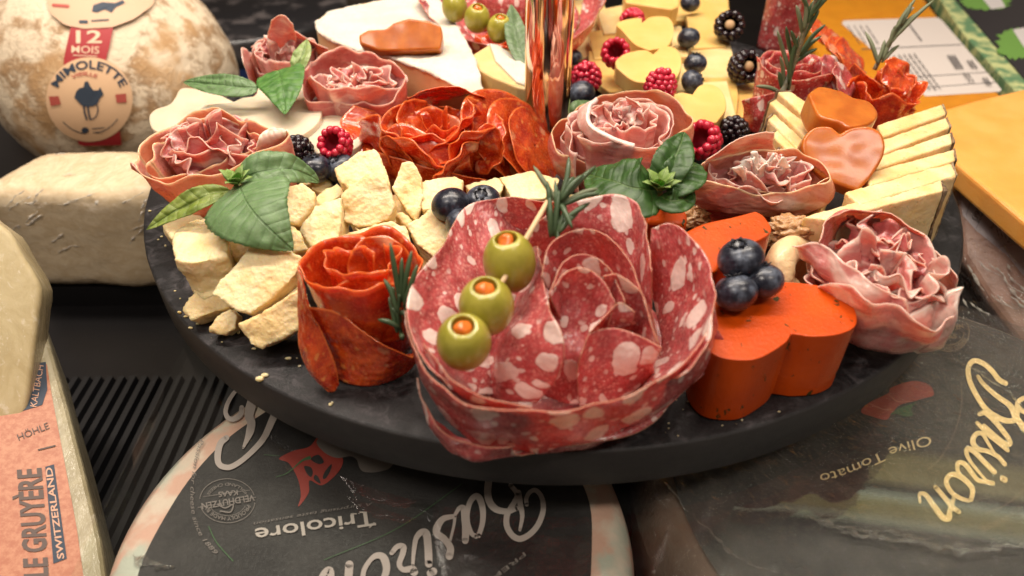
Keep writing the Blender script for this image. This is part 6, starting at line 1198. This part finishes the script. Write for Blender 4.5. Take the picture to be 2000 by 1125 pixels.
sprig('rosemary_sprig', 'dark rosemary tuft stuck between the small red sausage rose and the speckled slices', [(786, 662, 2.4), (778, 620, 3.2), (780, 575, 4.0)],
      [(782, 600, 3.5, 762, 474, 5.4), (782, 590, 3.7, 785, 503, 4.9), (786, 590, 3.7, 804, 490, 5.1), (788, 600, 3.6, 815, 517, 4.8), (776, 610, 3.4, 750, 545, 4.2), (790, 620, 3.2, 806, 560, 3.9), (782, 640, 2.9, 738, 624, 3.1), (776, 650, 2.7, 760, 580, 3.6), (784, 630, 3.0, 764, 600, 3.4), (780, 610, 3.3, 796, 616, 3.3), (784, 655, 2.7, 788, 660, 2.8), (770, 600, 3.4, 768, 560, 3.9)], NEED, .085)
NG = [(1530, 170, 3.0, 1524, 110, 4.5), (1540, 165, 3.2, 1560, 70, 5.4), (1545, 150, 3.5, 1518, 60, 5.6), (1550, 130, 3.9, 1535, 52, 5.8), (1560, 110, 4.4, 1612, 48, 5.8), (1562, 112, 4.3, 1604, 70, 5.2), (1556, 120, 4.1, 1596, 95, 4.7), (1545, 130, 3.9, 1560, 115, 4.3), (1560, 90, 4.9, 1580, 35, 6.2), (1566, 80, 5.2, 1600, 20, 6.6), (1570, 60, 5.7, 1570, -10, 7.2), (1575, 50, 5.9, 1612, -12, 7.3), (1580, 40, 6.1, 1560, -15, 7.3), (1585, 30, 6.4, 1640, -20, 7.4), (1524, 180, 2.8, 1476, 168, 3.1), (1536, 175, 2.9, 1556, 110, 4.3), (1560, 100, 4.7, 1545, 60, 5.7), (1528, 176, 2.9, 1522, 140, 3.8), (1540, 178, 2.8, 1538, 130, 3.9), (1575, 60, 5.6, 1590, 0, 6.9), (1568, 70, 5.4, 1555, 10, 6.7)]
sprig('rosemary_sprig', 'tall thick rosemary stem rising from the round speckled rose past the frame top', [(1524, 188, 2.7), (1544, 140, 3.7), (1566, 80, 5.2), (1590, 10, 6.8), (1600, -20, 7.5)], NG, NEED, .10, M_parm('stem_bark', (.22, .20, .13), (.14, .13, .08), (.26, .22, .14)), .15)
NG = [(1716, 128, 3.3, 1690, 62, 4.6), (1722, 122, 3.4, 1756, 88, 4.1), (1730, 100, 3.9, 1790, -5, 6.3), (1740, 85, 4.3, 1800, 20, 5.7), (1742, 80, 4.4, 1824, 0, 6.2), (1750, 70, 4.6, 1810, 15, 5.9), (1735, 95, 4.0, 1745, 55, 4.9), (1724, 118, 3.5, 1750, 60, 4.8), (1712, 128, 3.2, 1728, 78, 4.3), (1760, 50, 5.1, 1780, 5, 6.1), (1752, 58, 4.9, 1774, 25, 5.6), (1745, 55, 4.9, 1785, 38, 5.3)]
sprig('rosemary_sprig', 'dry greyish rosemary twig stuck in the small glossy red sausage rose at the right', [(1708, 136, 3.0), (1728, 96, 3.9), (1752, 56, 4.9), (1784, 14, 5.9)], NG, NEED_G, .10, M_parm('twig_bark', (.30, .26, .20), (.22, .19, .13), (.36, .30, .22)), .11)
# ------------------------------------------------------------------ nuts
g = G('walnut'); v = g.ob(); WAL = g.fin(g.mix(g.noise(v, 2.5, 5), (.34, .16, .06), (.52, .31, .14)), .4, g.bump(g.noise(v, 4, 5), .12, .9), sss=.15, sscale=.2, coat=.3)
g = G('cashew'); v = g.ob(); CAS = g.fin(g.mix(g.noise(v, 2, 4), (.70, .48, .24), (.78, .60, .36)), .4, g.bump(g.noise(v, 5, 4), .06, .8), sss=.2, sscale=.2, coat=.2)
def walnut(x, y, z, s, lb, seed):
    V, F = [], []; c = P(x, y, z); v, f = sphere((0, 0, 0), 1, 64, 40)
    out = []
    for p in v:
        q = p.normalized(); d = 1 + .28 * abs(nz(q, 2.4, seed)) * 2 - .25 * abs(nz(q, 4.5, seed + 2)) * 1.6 + .05 * nz(q, 9, seed); out.append(c + Vector((q.x * 1.15, q.y * .85, q.z * .62)) * d * s)
    return tag(mk('walnut', out, f, WAL), lb, 'walnut', 'walnut pieces')
walnut(1550, 448, 2.3, .72, 'walnut half on top of the cashew, left of the ruffled ham rosette', 3)
walnut(1352, 424, 1.2, .6, 'dark walnut piece in the gap between the dark basil and the shallow ham bowl', 8)
walnut(1600, 470, 1.5, .45, 'walnut fragment tucked behind the tip of the ruffled ham rosette', 12)
walnut(1490, 465, .8, .55, 'shadowed walnut piece right behind the upright orange cheese', 15)
q = spline([P(1585, 492, 1.6), P(1548, 486, 2.0), P(1524, 512, 2.0), P(1530, 548, 1.6), P(1556, 566, 1.3)], 24)
V, F = tube(q, [.12 + .42 * math.sin(math.pi * (i + 1.5) / 26) ** .6 for i in range(24)], 20); V = [v + Vector((nz(v, 2), nz(v, 2, 2), nz(v, 2, 4))) * .07 for v in V]
tag(mk('cashew', V, F, CAS), 'curved pale cashew nut behind the orange cheese heart', 'cashew')
q = spline([P(1590, 440, 1.2), P(1610, 462, 1.4), P(1600, 490, 1.1)], 20); V, F = tube(q, [.1 + .3 * math.sin(math.pi * (i + 1.5) / 22) ** .6 for i in range(20)], 16); tag(mk('cashew', V, F, CAS), 'bit of a second cashew showing above the ruffled ham rosette', 'cashew')
